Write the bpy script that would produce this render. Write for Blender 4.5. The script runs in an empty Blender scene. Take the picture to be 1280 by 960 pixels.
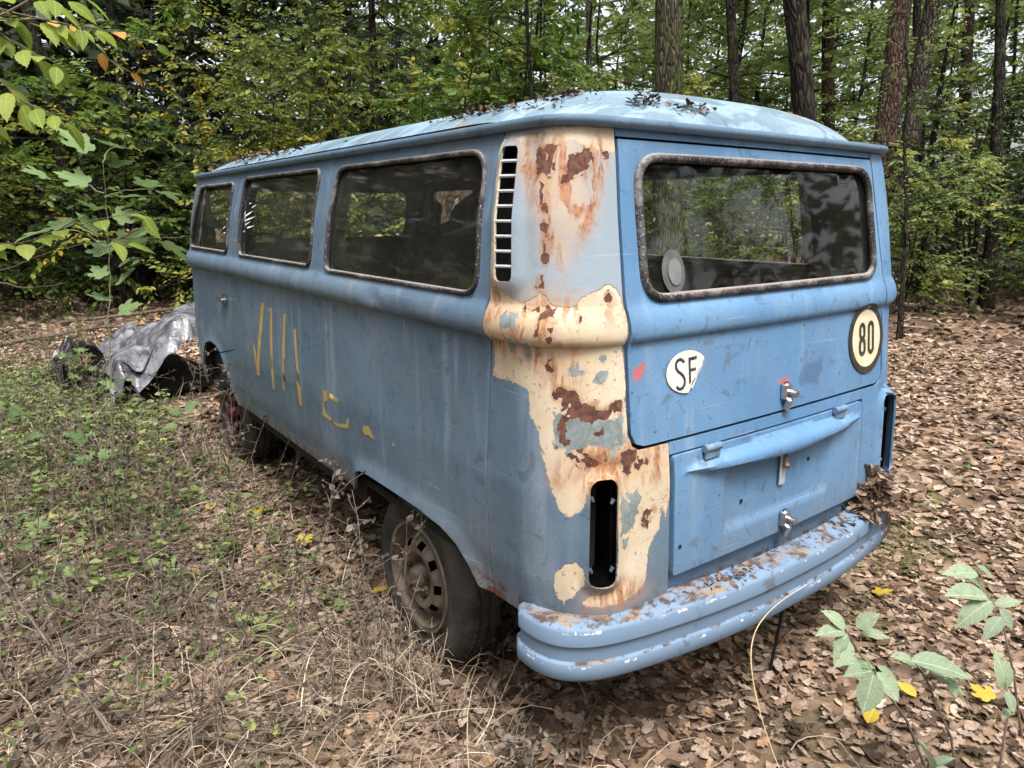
import bpy, math, random
import numpy as np
from mathutils import Vector, Matrix
from mathutils.geometry import delaunay_2d_cdt

# ------------------------------------------------------------------ camera, sky, sun, exposure
scene = bpy.context.scene
COL = scene.collection
cam_data = bpy.data.cameras.new('camera')
cam_data.sensor_width = 36.0
cam_data.lens = 24.888
cam_data.clip_start = 0.05
cam_data.clip_end = 600.0
cam = bpy.data.objects.new('camera', cam_data)
COL.objects.link(cam)
cam.location = (-1.9384, -1.2184, 1.5147)
cam.rotation_euler = (math.radians(90.0 - 13.59), math.radians(0.0), math.radians(-36.456))
scene.camera = cam

SUN_EL, SUN_AZ = math.radians(66), math.radians(200)     # azimuth: direction the light comes from, clockwise from +Y
world = bpy.data.worlds.new('World')
scene.world = world
world.use_nodes = True
wn = world.node_tree
wn.nodes.clear()
sky = wn.nodes.new('ShaderNodeTexSky')
sky.sky_type = 'NISHITA'
sky.sun_disc = False
sky.sun_elevation = SUN_EL
sky.sun_rotation = SUN_AZ
sky.air_density = 1.0
sky.dust_density = 6.0
sky.ozone_density = 0.3
bg = wn.nodes.new('ShaderNodeBackground')
bg.inputs['Strength'].default_value = 0.15
wo = wn.nodes.new('ShaderNodeOutputWorld')
hs = wn.nodes.new('ShaderNodeHueSaturation')          # thin even cloud: a paler sky all round
hs.inputs['Saturation'].default_value = 0.35
wn.links.new(sky.outputs[0], hs.inputs['Color'])
wn.links.new(hs.outputs[0], bg.inputs[0])
wn.links.new(bg.outputs[0], wo.inputs[0])
sun_data = bpy.data.lights.new('sun', 'SUN')
sun_data.energy = 1.5
sun_data.angle = math.radians(20)
sun_data.color = (1.0, 0.96, 0.90)
sun = bpy.data.objects.new('sun', sun_data)
COL.objects.link(sun)
sd = Vector((math.sin(SUN_AZ) * math.cos(SUN_EL), math.cos(SUN_AZ) * math.cos(SUN_EL), math.sin(SUN_EL)))
sun.rotation_euler = sd.to_track_quat('Z', 'Y').to_euler()
sun.location = (0, 0, 12)

scene.render.engine = 'CYCLES'
scene.view_settings.view_transform = 'Standard'
scene.view_settings.look = 'None'
scene.view_settings.gamma = 1.0
scene.view_settings.exposure = 1.45
scene.view_settings.use_curve_mapping = False
cy = scene.cycles
cy.use_denoising = True
cy.use_adaptive_sampling = True
cy.adaptive_threshold = 0.02
cy.max_bounces = 8
cy.diffuse_bounces = 3
cy.glossy_bounces = 2
cy.transmission_bounces = 4
cy.transparent_max_bounces = 10
cy.caustics_reflective = False
cy.caustics_refractive = False
cy.sample_clamp_indirect = 6.0

rng = np.random.default_rng(7)
random.seed(7)

# ------------------------------------------------------------------ mesh and object helpers
def tag(o, label=None, cat=None, group=None, kind=None):
    if label: o['label'] = label
    if cat: o['category'] = cat
    if group: o['group'] = group
    if kind: o['kind'] = kind
    return o

def mesh_np(name, V, F, smooth=True):
    """V (n,3) array; F array (m,3)/(m,4) or list of index lists."""
    me = bpy.data.meshes.new(name)
    V = np.asarray(V, dtype=np.float32)
    if isinstance(F, np.ndarray):
        m, k = F.shape
        me.vertices.add(len(V)); me.vertices.foreach_set('co', V.ravel())
        me.loops.add(m * k); me.loops.foreach_set('vertex_index', F.astype(np.int32).ravel())
        me.polygons.add(m)
        me.polygons.foreach_set('loop_start', np.arange(0, m * k, k, dtype=np.int32))
        me.polygons.foreach_set('loop_total', np.full(m, k, dtype=np.int32))
        me.update(calc_edges=True); me.validate()
    else:
        me.from_pydata([tuple(map(float, v)) for v in V], [], [tuple(int(i) for i in f) for f in F]); me.update()
    if smooth:
        me.polygons.foreach_set('use_smooth', np.ones(len(me.polygons), dtype=bool))
    return me

def add_obj(name, me, mat=None, parent=None, sharp=None):
    o = bpy.data.objects.new(name, me)
    COL.objects.link(o)
    if mat is not None and me is not None and not me.materials:
        me.materials.append(mat)
    if parent is not None:
        o.parent = parent
        o.matrix_parent_inverse = Matrix.Translation(-root_loc(parent))
    if sharp is not None:
        try: me.set_sharp_from_angle(angle=math.radians(sharp))
        except Exception: pass
    return o

def root_loc(o):
    v = Vector((0, 0, 0))
    # parents are only ever translated empties or identity meshes with a parent inverse
    return o.location.copy() if o.type == 'EMPTY' else v

def empty(name, loc):
    o = bpy.data.objects.new(name, None)
    o.empty_display_size = 0.2
    COL.objects.link(o); o.location = loc
    return o

class Mesh:
    """collects simple solids into one mesh"""
    def __init__(s): s.v = []; s.f = []
    def add(s, V, F):
        b = len(s.v); s.v += [tuple(map(float, p)) for p in V]; s.f += [tuple(int(i) + b for i in f) for f in F]; return s
    def box(s, c, size, R=None, bevel=0.0):
        hx, hy, hz = [k / 2 for k in size]
        b = min(bevel, hx * .9, hy * .9, hz * .9)
        if b <= 0:
            V = [(x * hx, y * hy, z * hz) for x in (-1, 1) for y in (-1, 1) for z in (-1, 1)]
            F = [(0, 1, 3, 2), (4, 6, 7, 5), (0, 4, 5, 1), (2, 3, 7, 6), (0, 2, 6, 4), (1, 5, 7, 3)]
        else:
            prof = [(-hz, hx - b, hy - b), (-hz + b, hx, hy), (hz - b, hx, hy), (hz, hx - b, hy - b)]
            V = []; F = []
            for (z, ax, ay) in prof:
                c_ = b * .7
                V += [(-ax + c_, -ay, z), (ax - c_, -ay, z), (ax, -ay + c_, z), (ax, ay - c_, z), (ax - c_, ay, z), (-ax + c_, ay, z), (-ax, ay - c_, z), (-ax, -ay + c_, z)]
            for k in range(3):
                for i in range(8):
                    j = (i + 1) % 8; F.append((k * 8 + i, k * 8 + j, k * 8 + 8 + j, k * 8 + 8 + i))
            F.append(tuple(reversed(range(8)))); F.append(tuple(range(24, 32)))
        V = [Vector(p) for p in V]
        if R is not None: V = [R @ p for p in V]
        c = Vector(c)
        return s.add([p + c for p in V], F)
    def tube(s, pts, rad, n=8, caps=True, closed=False):
        V, F = tube_np(pts, rad, n, caps, closed); return s.add(V, F)
    def build(s, name, mat, parent=None, smooth=True, sharp=40):
        me = mesh_np(name, s.v, s.f, smooth)
        return add_obj(name, me, mat, parent, sharp)

def tube_np(pts, rad, n=8, caps=True, closed=False):
    P = np.asarray(pts, float); m = len(P)
    R = np.full(m, rad, float) if np.isscalar(rad) else np.asarray(rad, float)
    T = np.gradient(P, axis=0)
    if closed:
        T = np.roll(P, -1, 0) - np.roll(P, 1, 0)
    T /= (np.linalg.norm(T, axis=1, keepdims=True) + 1e-9)
    ref = np.array([0, 0, 1.0]) if abs(T[0][2]) < .9 else np.array([1.0, 0, 0])
    U = np.cross(T[0], ref); U /= np.linalg.norm(U) + 1e-9
    V = []
    ang = np.linspace(0, 2 * math.pi, n, endpoint=False)
    for i in range(m):
        U = U - T[i] * np.dot(U, T[i]); U /= np.linalg.norm(U) + 1e-9
        B = np.cross(T[i], U)
        V.append(P[i] + R[i] * (np.cos(ang)[:, None] * U + np.sin(ang)[:, None] * B))
    V = np.concatenate(V)
    F = []
    for i in range(m if closed else m - 1):
        k = (i + 1) % m
        for j in range(n):
            l = (j + 1) % n
            F.append((i * n + j, i * n + l, k * n + l, k * n + j))
    if caps and not closed:
        F.append(tuple(reversed(range(n)))); F.append(tuple(range((m - 1) * n, m * n)))
    return V, F

def lathe(profile, n, axis_pt, side=-1):
    """profile: (r, h) points; axis along X; h measured outward (towards side*X)"""
    V = []; F = []
    m = len(profile)
    for i in range(n):
        a = 2 * math.pi * i / n
        for r, h in profile:
            V.append((axis_pt[0] + side * h, axis_pt[1] + r * math.cos(a), axis_pt[2] + r * math.sin(a)))
    for i in range(n):
        j = (i + 1) % n
        for k in range(m - 1):
            F.append((i * m + k, i * m + k + 1, j * m + k + 1, j * m + k))
    return V, F

# ------------------------------------------------------------------ 2-D polygon helpers
def resample(poly, d, closed=True):
    out = []
    n = len(poly)
    for i in range(n if closed else n - 1):
        a = poly[i]; b = poly[(i + 1) % n]
        L = math.hypot(b[0] - a[0], b[1] - a[1])
        k = max(1, int(math.ceil(L / d)))
        for j in range(k): out.append((a[0] + (b[0] - a[0]) * j / k, a[1] + (b[1] - a[1]) * j / k))
    if not closed: out.append(tuple(poly[-1]))
    return out

def rounded(poly, r, n=6):
    """round the corners of a polygon; r scalar or list"""
    out = []; m = len(poly)
    for i in range(m):
        p = np.array(poly[i - 1], float); q = np.array(poly[i], float); s = np.array(poly[(i + 1) % m], float)
        rr = r[i] if isinstance(r, (list, tuple)) else r
        if rr <= 0: out.append(tuple(q)); continue
        a = p - q; b = s - q; la = np.linalg.norm(a); lb = np.linalg.norm(b); a /= la; b /= lb
        d = min(rr, la * .49, lb * .49)
        p0 = q + a * d; p1 = q + b * d
        for k in range(n + 1):
            t = k / n
            out.append(tuple((1 - t) ** 2 * p0 + 2 * t * (1 - t) * q + t * t * p1))
    return out

def sdf(P, poly):
    """signed distance (negative inside) of points P (n,2) to polygon"""
    P = np.asarray(P, float); A = np.asarray(poly, float); B = np.roll(A, -1, 0)
    d2 = np.full(len(P), 1e9); ins = np.zeros(len(P), bool)
    for a, b in zip(A, B):
        e = b - a; w = P - a
        t = np.clip((w @ e) / max(e @ e, 1e-12), 0, 1)
        q = w - t[:, None] * e
        d2 = np.minimum(d2, (q * q).sum(1))
        if abs(e[1]) > 1e-12:
            c = ((a[1] <= P[:, 1]) != (b[1] <= P[:, 1])) & (P[:, 0] < a[0] + (P[:, 1] - a[1]) / e[1] * e[0])
            ins ^= c
    d = np.sqrt(d2)
    return np.where(ins, -d, d)

def cdt_fill(outline, holes=(), d=.02, rows=()):
    """triangulate an outline with holes on an even grid of points -> (pts, tris, boundary loops as point index lists)"""
    loops = [resample(outline, d)] + [resample(h, d) for h in holes]
    pts = []; edges = []
    for lp in loops:
        b = len(pts); n = len(lp); pts += lp
        edges += [(b + i, b + (i + 1) % n) for i in range(n)]
    O = np.array(outline); x0, y0 = O.min(0); x1, y1 = O.max(0)
    nx = max(2, int((x1 - x0) / d)); ny = max(2, int((y1 - y0) / d))
    gx, gy = np.meshgrid(np.linspace(x0, x1, nx + 1), np.linspace(y0, y1, ny + 1))
    G = np.stack([gx.ravel(), gy.ravel()], 1)
    rows = [r for r in rows if y0 + .01 < r < y1 - .01]
    if rows and d < .05:
        G = G[(G[:, 1] < rows[0] - .4 * d) | (G[:, 1] > rows[-1] + .4 * d)]
        gx, gy = np.meshgrid(np.linspace(x0, x1, nx + 1), rows); G = np.concatenate([G, np.stack([gx.ravel(), gy.ravel()], 1)])
    keep = sdf(G, outline) < -.45 * d
    for h in holes: keep &= sdf(G, h) > .45 * d
    G = G[keep]
    allp = [Vector(p) for p in pts] + [Vector((float(a), float(b))) for a, b in G]
    r = delaunay_2d_cdt(allp, edges, [], 0, 1e-6)
    Q = np.array([(v[0], v[1]) for v in r[0]]); T = np.array([f for f in r[2] if len(f) == 3])
    C = Q[T].mean(1)
    k = sdf(C, outline) < 0
    for h in holes: k &= sdf(C, h) > 0
    T = T[k]
    # consistent winding
    a = Q[T[:, 1]] - Q[T[:, 0]]; b = Q[T[:, 2]] - Q[T[:, 0]]
    neg = (a[:, 0] * b[:, 1] - a[:, 1] * b[:, 0]) < 0
    T[neg] = T[neg][:, ::-1]
    return Q, T

def boundary_edges(T):
    e = np.concatenate([T[:, [0, 1]], T[:, [1, 2]], T[:, [2, 0]]])
    s = {}
    for a, b in e.tolist():
        if (b, a) in s: del s[(b, a)]
        else: s[(a, b)] = 1
    return list(s.keys())

# ------------------------------------------------------------------ material helpers
class NB:
    def __init__(s, name):
        s.mat = bpy.data.materials.new(name); s.mat.use_nodes = True
        s.nt = s.mat.node_tree; s.nt.nodes.clear()
        s.out = s.nt.nodes.new('ShaderNodeOutputMaterial')
        s._co = None
    def n(s, t, props=None, **ins):
        nd = s.nt.nodes.new('ShaderNode' + t)
        for k, v in (props or {}).items(): setattr(nd, k, v)
        for k, v in ins.items():
            s.set(nd.inputs[k.replace('_', ' ')], v)
        return nd
    def set(s, sock, v):
        if isinstance(v, bpy.types.NodeSocket): s.nt.links.new(v, sock)
        elif v is not None:
            if sock.type == 'RGBA' and len(v) == 3: v = (*v, 1)
            sock.default_value = v
    def co(s):
        if s._co is None: s._co = s.n('TexCoord').outputs['Object']
        return s._co
    def map(s, scale=(1, 1, 1), rot=(0, 0, 0), loc=(0, 0, 0), vec=None):
        return s.n('Mapping', Vector=vec or s.co(), Scale=scale, Rotation=rot, Location=loc).outputs[0]
    def noise(s, scale, detail=4, rough=.55, dist=0, vec=None, out=0):
        return s.n('TexNoise', Vector=vec or s.co(), Scale=scale, Detail=detail, Roughness=rough, Distortion=dist).outputs[out]
    def vor(s, scale, feature='F1', vec=None, out='Distance', rnd=1.0):
        return s.n('TexVoronoi', {'feature': feature}, Vector=vec or s.co(), Scale=scale, Randomness=rnd).outputs[out]
    def ramp(s, f, lo, hi, a=0., b=1.):
        return s.n('MapRange', {'interpolation_type': 'SMOOTHSTEP'}, Value=f, From_Min=lo, From_Max=hi, To_Min=a, To_Max=b).outputs[0]
    def m(s, op, a, b=None, c=None):
        nd = s.nt.nodes.new('ShaderNodeMath'); nd.operation = op
        for i, v in enumerate((a, b, c)):
            if v is not None: s.set(nd.inputs[i], v)
        return nd.outputs[0]
    def mix(s, f, a, b, mode='MIX'):
        nd = s.nt.nodes.new('ShaderNodeMix'); nd.data_type = 'RGBA'; nd.blend_type = mode
        s.set(nd.inputs[0], f); s.set(nd.inputs[6], a); s.set(nd.inputs[7], b)
        return nd.outputs[2]
    def attr(s, name, out='Fac'):
        return s.n('Attribute', {'attribute_name': name}).outputs[out]
    def sep(s, v):
        return s.n('SeparateXYZ', Vector=v).outputs
    def bump(s, h, dist=.002, strength=.6, normal=None):
        return s.n('Bump', Height=h, Distance=dist, Strength=strength, Normal=normal).outputs[0]
    def principled(s, color, rough=.5, metal=0., spec=.5, normal=None, **kw):
        nd = s.n('BsdfPrincipled')
        s.set(nd.inputs['Base Color'], color); s.set(nd.inputs['Roughness'], rough); s.set(nd.inputs['Metallic'], metal)
        s.set(nd.inputs['Specular IOR Level'], spec)
        if normal is not None: s.set(nd.inputs['Normal'], normal)
        for k, v in kw.items(): s.set(nd.inputs[k.replace('_', ' ')], v)
        return nd.outputs[0]
    def done(s, shader, disp=None):
        s.nt.links.new(shader, s.out.inputs['Surface'])
        return s.mat

# ------------------------------------------------------------------ the shape of the van's body
# s runs round the body from the middle of the tail over the left side to the middle of the nose (negative: right side)
W = .872; LEN = 4.12; RC = .22; RF = .48
A1 = W - RC; A2 = A1 + RC * np.pi / 2; A3 = A2 + (LEN - RF - RC); A4 = A3 + RF * np.pi / 2; A5 = A4 + (W - RF)
OFFS_Z = np.array([.30, .40, .55, .80, 1.15, 1.30, 1.50, 1.66, 1.74, 1.80])
OFF_SIDE = np.array([-.05, -.03, -.008, .002, -.008, -.005, -.032, -.072, -.098, -.12])
OFF_REAR = np.array([0.0, .012, .012, .0, -.04, -.055, -.095, -.125, -.145, -.16])
OFF_FRONT = np.array([-.10, -.03, 0.0, .02, .0, -.05, -.19, -.31, -.37, -.42])

BELT_Z = np.array([1.180, 1.187, 1.192, 1.198, 1.208, 1.222, 1.240, 1.258, 1.272, 1.284, 1.292])
BELT_O = np.array([0, 0, .014, .023, .028, .0300, .0280, .022, .013, .004, 0]) 
def belt(z):
    return np.interp(np.asarray(z), BELT_Z, BELT_O)

def surf(s, z, off=0.):
    s = np.asarray(s, float); z = np.asarray(z, float); s, z = np.broadcast_arrays(s, z)
    a = np.abs(s); sg = np.where(s < 0, -1., 1.)
    x = np.zeros_like(a); y = np.zeros_like(a); nx = np.zeros_like(a); ny = np.zeros_like(a)
    m = a <= A1; x[m] = -a[m]; ny[m] = -1
    m = (a > A1) & (a <= A2); t = (a[m] - A1) / RC; x[m] = -A1 - RC * np.sin(t); y[m] = RC - RC * np.cos(t); nx[m] = -np.sin(t); ny[m] = -np.cos(t)
    m = (a > A2) & (a <= A3); x[m] = -W; y[m] = RC + (a[m] - A2); nx[m] = -1
    m = (a > A3) & (a <= A4); t = (a[m] - A3) / RF; x[m] = -W + RF - RF * np.cos(t); y[m] = LEN - RF + RF * np.sin(t); nx[m] = -np.cos(t); ny[m] = np.sin(t)
    m = a > A4; x[m] = -W + RF + (a[m] - A4); y[m] = LEN; ny[m] = 1
    os_ = np.interp(z, OFFS_Z, OFF_SIDE); orr = np.interp(z, OFFS_Z, OFF_REAR); of = np.interp(z, OFFS_Z, OFF_FRONT)
    bow = np.where(ny < 0, .018 * np.clip(1 - (x / .75) ** 2, 0, 1) * ny * ny, 0) + np.where(ny > 0, .06 * np.clip(1 - (x / .8) ** 2, 0, 1) * ny * ny, 0)
    d = nx * nx * os_ + np.where(ny < 0, ny * ny * orr, ny * ny * of) + bow + belt(z) * (.58 + .42 * nx * nx) + off
    return np.stack([(x + nx * d) * sg, y + ny * d, z], -1)

def smooth01(t): t = np.clip(t, 0, 1); return t * t * (3 - 2 * t)

def panel_mesh(name, outline, holes=(), d=.02, off=0., fn=None, thick=.012, mirror=False, masks=None, rim=True):
    Q, T = cdt_fill(outline, holes, d, BELT_Z)
    ex = (fn(Q) if fn else 0.) + off
    S = -Q[:, 0] if mirror else Q[:, 0]
    V = surf(S, Q[:, 1], ex)
    F = T if mirror else T[:, ::-1]
    F = F.copy()
    n = len(V)
    faces = [F]
    if rim:
        be = boundary_edges(F)
        idx = sorted({i for e in be for i in e}); pos = {i: n + k for k, i in enumerate(idx)}
        ii = np.array(idx)
        exi = (ex[ii] if isinstance(ex, np.ndarray) else ex) - thick
        V = np.concatenate([V, surf(S[ii], Q[ii, 1], exi)])
        faces.append(np.array([(b, a, pos[a]) for a, b in be])); faces.append(np.array([(b, pos[a], pos[b]) for a, b in be]))
    Fa = np.concatenate(faces)
    me = mesh_np(name, V, Fa)
    if masks:
        allQ = Q if not rim else np.concatenate([Q, Q[ii]])
        for k, polys in masks.items():
            w = .05 if k in ('cream', 'grey', 'rust', 'red') else .16
            val = np.zeros(len(allQ))
            for p in polys:
                val = np.maximum(val, np.clip(.5 - sdf(allQ, p) / w, 0, 1))
            at = me.attributes.new('m_' + k, 'FLOAT', 'POINT')
            at.data.foreach_set('value', val.astype(np.float32))
    return me

def panel(name, outline, holes, mat, parent, **kw):
    me = panel_mesh(name, outline, holes, **kw)
    return add_obj(name, me, mat, parent, 38)

def loop3(poly, off, d=.02, mirror=False):
    q = np.array(resample(poly, d)); s = -q[:, 0] if mirror else q[:, 0]
    return surf(s, q[:, 1], off)

PAINT = {
 'cream': [
  [(1.158, 1.702), (1.08, 1.702), (0.966, 1.714), (0.816, 1.72), (0.606, 1.726), (0.618, 1.672), (0.642, 1.66), (0.69, 1.666), (0.738, 1.66), (0.792, 1.672), (0.834, 1.684), (0.924, 1.678), (0.96, 1.678), (1.056, 1.69), (1.134, 1.69), (1.116, 1.612), (1.092, 1.474), (1.08, 1.348), (1.104, 1.336), (1.11, 1.408), (1.11, 1.51), (1.134, 1.606)],
  [(1.104, 1.348), (1.086, 1.348), (1.056, 1.318), (1.008, 1.3), (0.966, 1.294), (0.936, 1.306), (0.918, 1.33), (0.894, 1.3), (0.87, 1.288), (0.822, 1.288), (0.804, 1.312), (0.744, 1.33), (0.708, 1.342), (0.678, 1.33), (0.66, 1.3), (0.654, 1.27), (0.66, 1.21), (1.14, 1.186), (1.14, 1.282)],
  [(1.14, 1.216), (0.666, 1.234), (0.654, 1.084), (0.66, 1.048), (0.672, 0.922), (0.906, 0.928), (0.918, 0.982), (0.942, 1.018), (0.948, 1.078), (1.014, 1.084), (1.098, 1.084), (1.086, 1.204)],
  [(0.948, 1.09), (0.66, 1.084), (0.654, 0.946), (0.498, 0.904), (0.51, 0.766), (0.522, 0.7), (0.552, 0.772), (0.546, 0.676), (0.588, 0.622), (0.6, 0.52), (0.672, 0.496), (0.732, 0.49), (0.792, 0.496), (0.762, 0.52), (0.702, 0.532), (0.696, 0.604), (0.702, 0.79), (0.714, 0.844), (0.768, 0.85), (0.78, 0.814), (0.792, 0.766), (0.822, 0.748), (0.852, 0.772), (0.888, 0.874), (0.912, 0.97)],
  [(0.858, 0.586), (0.834, 0.61), (0.804, 0.616), (0.786, 0.598), (0.78, 0.556), (0.798, 0.532), (0.828, 0.508), (0.834, 0.484), (0.852, 0.514), (0.864, 0.55)],
 ],
 'grey': [
  [(0.876, 1.024), (0.804, 1.024), (0.714, 1.006), (0.666, 1.006), (0.66, 0.934), (0.696, 0.916), (0.774, 0.934), (0.822, 0.922), (0.864, 0.928), (0.87, 0.964)],
  [(0.684, 0.814), (0.666, 0.814), (0.66, 0.772), (0.636, 0.808), (0.618, 0.784), (0.636, 0.724), (0.66, 0.682), (0.666, 0.64), (0.684, 0.688)],
  [(1.032, 1.264), (0.978, 1.264), (0.972, 1.222), (1.008, 1.222)],
  [(1.038, 1.186), (0.972, 1.192), (0.924, 1.192), (0.924, 1.168), (0.948, 1.156), (0.966, 1.18), (1.032, 1.168)],
  [(0.768, 1.12), (0.732, 1.126), (0.738, 1.102), (0.756, 1.108)],
  [(0.744, 1.162), (0.726, 1.162), (0.732, 1.144)],
  [(0.81, 1.144), (0.786, 1.132), (0.798, 1.126)],
  [(0.834, 1.132), (0.816, 1.12), (0.828, 1.114)],
 ],
 'rust': [
  [(0.87, 1.084), (0.852, 1.09), (0.822, 1.072), (0.816, 1.078), (0.798, 1.054), (0.792, 1.042), (0.75, 1.048), (0.768, 1.03), (0.714, 1.024), (0.714, 1.006), (0.75, 1), (0.774, 1.006), (0.816, 1.012), (0.846, 1.012), (0.834, 1.042), (0.87, 1.06)],
  [(0.714, 1.042), (0.672, 1.042), (0.678, 1.012), (0.696, 1.024), (0.714, 1.03)],
  [(0.858, 0.988), (0.846, 0.994), (0.828, 0.976), (0.834, 0.964), (0.828, 0.946), (0.858, 0.934), (0.858, 0.964)],
  [(0.762, 0.982), (0.744, 0.988), (0.738, 0.97), (0.75, 0.958), (0.762, 0.964)],
  [(0.828, 0.916), (0.78, 0.922), (0.732, 0.892), (0.762, 0.874), (0.804, 0.892)],
  [(0.678, 0.916), (0.63, 0.91), (0.63, 0.88), (0.66, 0.856), (0.684, 0.886)],
  [(0.63, 0.874), (0.594, 0.874), (0.612, 0.85)],
  [(0.888, 1.156), (0.87, 1.156), (0.87, 1.132), (0.888, 1.138)],
  [(0.906, 1.222), (0.894, 1.288), (0.888, 1.282), (0.882, 1.21), (0.906, 1.21)],
  [(0.948, 1.288), (0.882, 1.294), (0.882, 1.282), (0.948, 1.282)],
  [(0.816, 1.264), (0.798, 1.264), (0.81, 1.258)],
  [(0.882, 1.252), (0.87, 1.252), (0.876, 1.24)],
  [(0.594, 0.742), (0.57, 0.742), (0.564, 0.724), (0.582, 0.718), (0.594, 0.682), (0.612, 0.706)],
  [(0.99, 1.666), (0.96, 1.672), (0.936, 1.63), (0.93, 1.576), (0.942, 1.582), (0.966, 1.618)],
  [(0.948, 1.672), (0.918, 1.672), (0.918, 1.63), (0.918, 1.594), (0.924, 1.576)],
  [(0.942, 1.576), (0.936, 1.576), (0.918, 1.48), (0.924, 1.48)],
  [(0.918, 1.45), (0.912, 1.45), (0.906, 1.396), (0.912, 1.396)],
  [(0.864, 1.63), (0.852, 1.666), (0.738, 1.666), (0.756, 1.636), (0.81, 1.612), (0.858, 1.594), (0.876, 1.588)],
  [(0.93, 1.336), (0.918, 1.36), (0.912, 1.33)],
  [(1.026, 1.63), (1.002, 1.624), (1.002, 1.612), (1.02, 1.618)],
  [(0.702, 1.648), (0.66, 1.654), (0.666, 1.636), (0.702, 1.636)],
  [(0.72, 1.318), (0.702, 1.318), (0.708, 1.3), (0.72, 1.306)],
 ],
 'stain': [
  [(1.074, 1.684), (0.624, 1.684), (0.672, 1.63), (0.78, 1.48), (0.816, 1.462), (0.858, 1.402), (0.906, 1.438), (0.93, 1.48), (0.984, 1.576), (1.044, 1.642)],
  [(0.996, 1.288), (0.876, 1.288), (0.888, 1.21), (1.086, 1.198), (1.11, 1.27), (1.032, 1.264)],
  [(1.098, 1.348), (0.99, 1.3), (0.882, 1.312), (0.654, 1.276), (0.66, 1.27), (1.092, 1.27)],
  [(0.864, 1.186), (0.816, 1.18), (0.81, 1.12), (0.834, 1.084), (0.876, 1.096), (0.906, 1.15)],
  [(0.714, 0.94), (0.516, 0.91), (0.522, 0.826), (0.648, 0.832), (0.798, 0.826), (0.858, 0.844), (0.822, 0.916)],
  [(1.08, 1.204), (0.912, 1.192), (0.864, 1.138), (0.912, 1.138), (1.098, 1.174)],
  [(0.756, 0.544), (0.672, 0.544), (0.6, 0.508), (0.696, 0.49), (0.774, 0.496)],
 ],
 'red': [
  [(0.642, 1.09), (0.63, 1.12), (0.582, 1.144), (0.582, 1.12), (0.606, 1.09)],
  [(0.024, 1.006), (0.006, 1.024), (-0.048, 1.012), (-0.048, 0.982)],
  [(-0.102, 1.72), (-0.138, 1.72), (-0.138, 1.696), (-0.108, 1.702)],
 ],
 'smudge': [
  [(-0.096, 1.018), (-0.132, 1.042), (-0.252, 1.054), (-0.234, 1.018), (-0.204, 0.97), (-0.108, 0.982)],
 ],
 'yellow': [
  [(3.084, 1.084), (3.03, 1.09), (3.192, 0.7), (3.24, 0.694)],
  [(3.246, 0.862), (3.21, 0.826), (3.21, 0.7), (3.24, 0.694)],
  [(2.958, 1.072), (2.916, 1.078), (2.964, 0.67), (3, 0.67)],
  [(2.766, 1.066), (2.73, 1.072), (2.808, 0.694), (2.844, 0.694)],
  [(2.64, 1.012), (2.61, 1.018), (2.592, 0.802), (2.628, 0.796)],
  [(2.64, 0.784), (2.586, 0.76), (2.598, 0.67), (2.628, 0.664)],
  [(2.316, 0.802), (2.274, 0.802), (2.274, 0.766), (2.334, 0.742), (2.31, 0.7), (2.202, 0.682), (2.1, 0.706), (2.088, 0.73), (2.064, 0.736), (2.088, 0.688), (2.202, 0.67), (2.358, 0.682)],
  [(2.256, 0.802), (2.148, 0.796), (2.166, 0.778), (2.268, 0.778)],
  [(1.932, 0.742), (1.89, 0.748), (1.842, 0.706), (1.866, 0.706), (1.89, 0.712), (1.932, 0.706), (1.95, 0.718)],
  [(1.71, 0.736), (1.686, 0.73), (1.704, 0.718)],
  [(2.28, 1.078), (2.256, 1.066), (2.274, 1.06)],
 ],
 'dark': [
  [(4.302, 1.138), (3.882, 1.168), (3.9, 0.91), (4.188, 0.826), (4.416, 0.85)],
  [(3.684, 0.706), (2.976, 0.76), (2.364, 0.748), (2.412, 0.484), (3.102, 0.484), (3.63, 0.526)],
  [(1.752, 1.246), (1.128, 1.192), (1.146, 1.144), (1.704, 1.21)],
 ],
}

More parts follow.
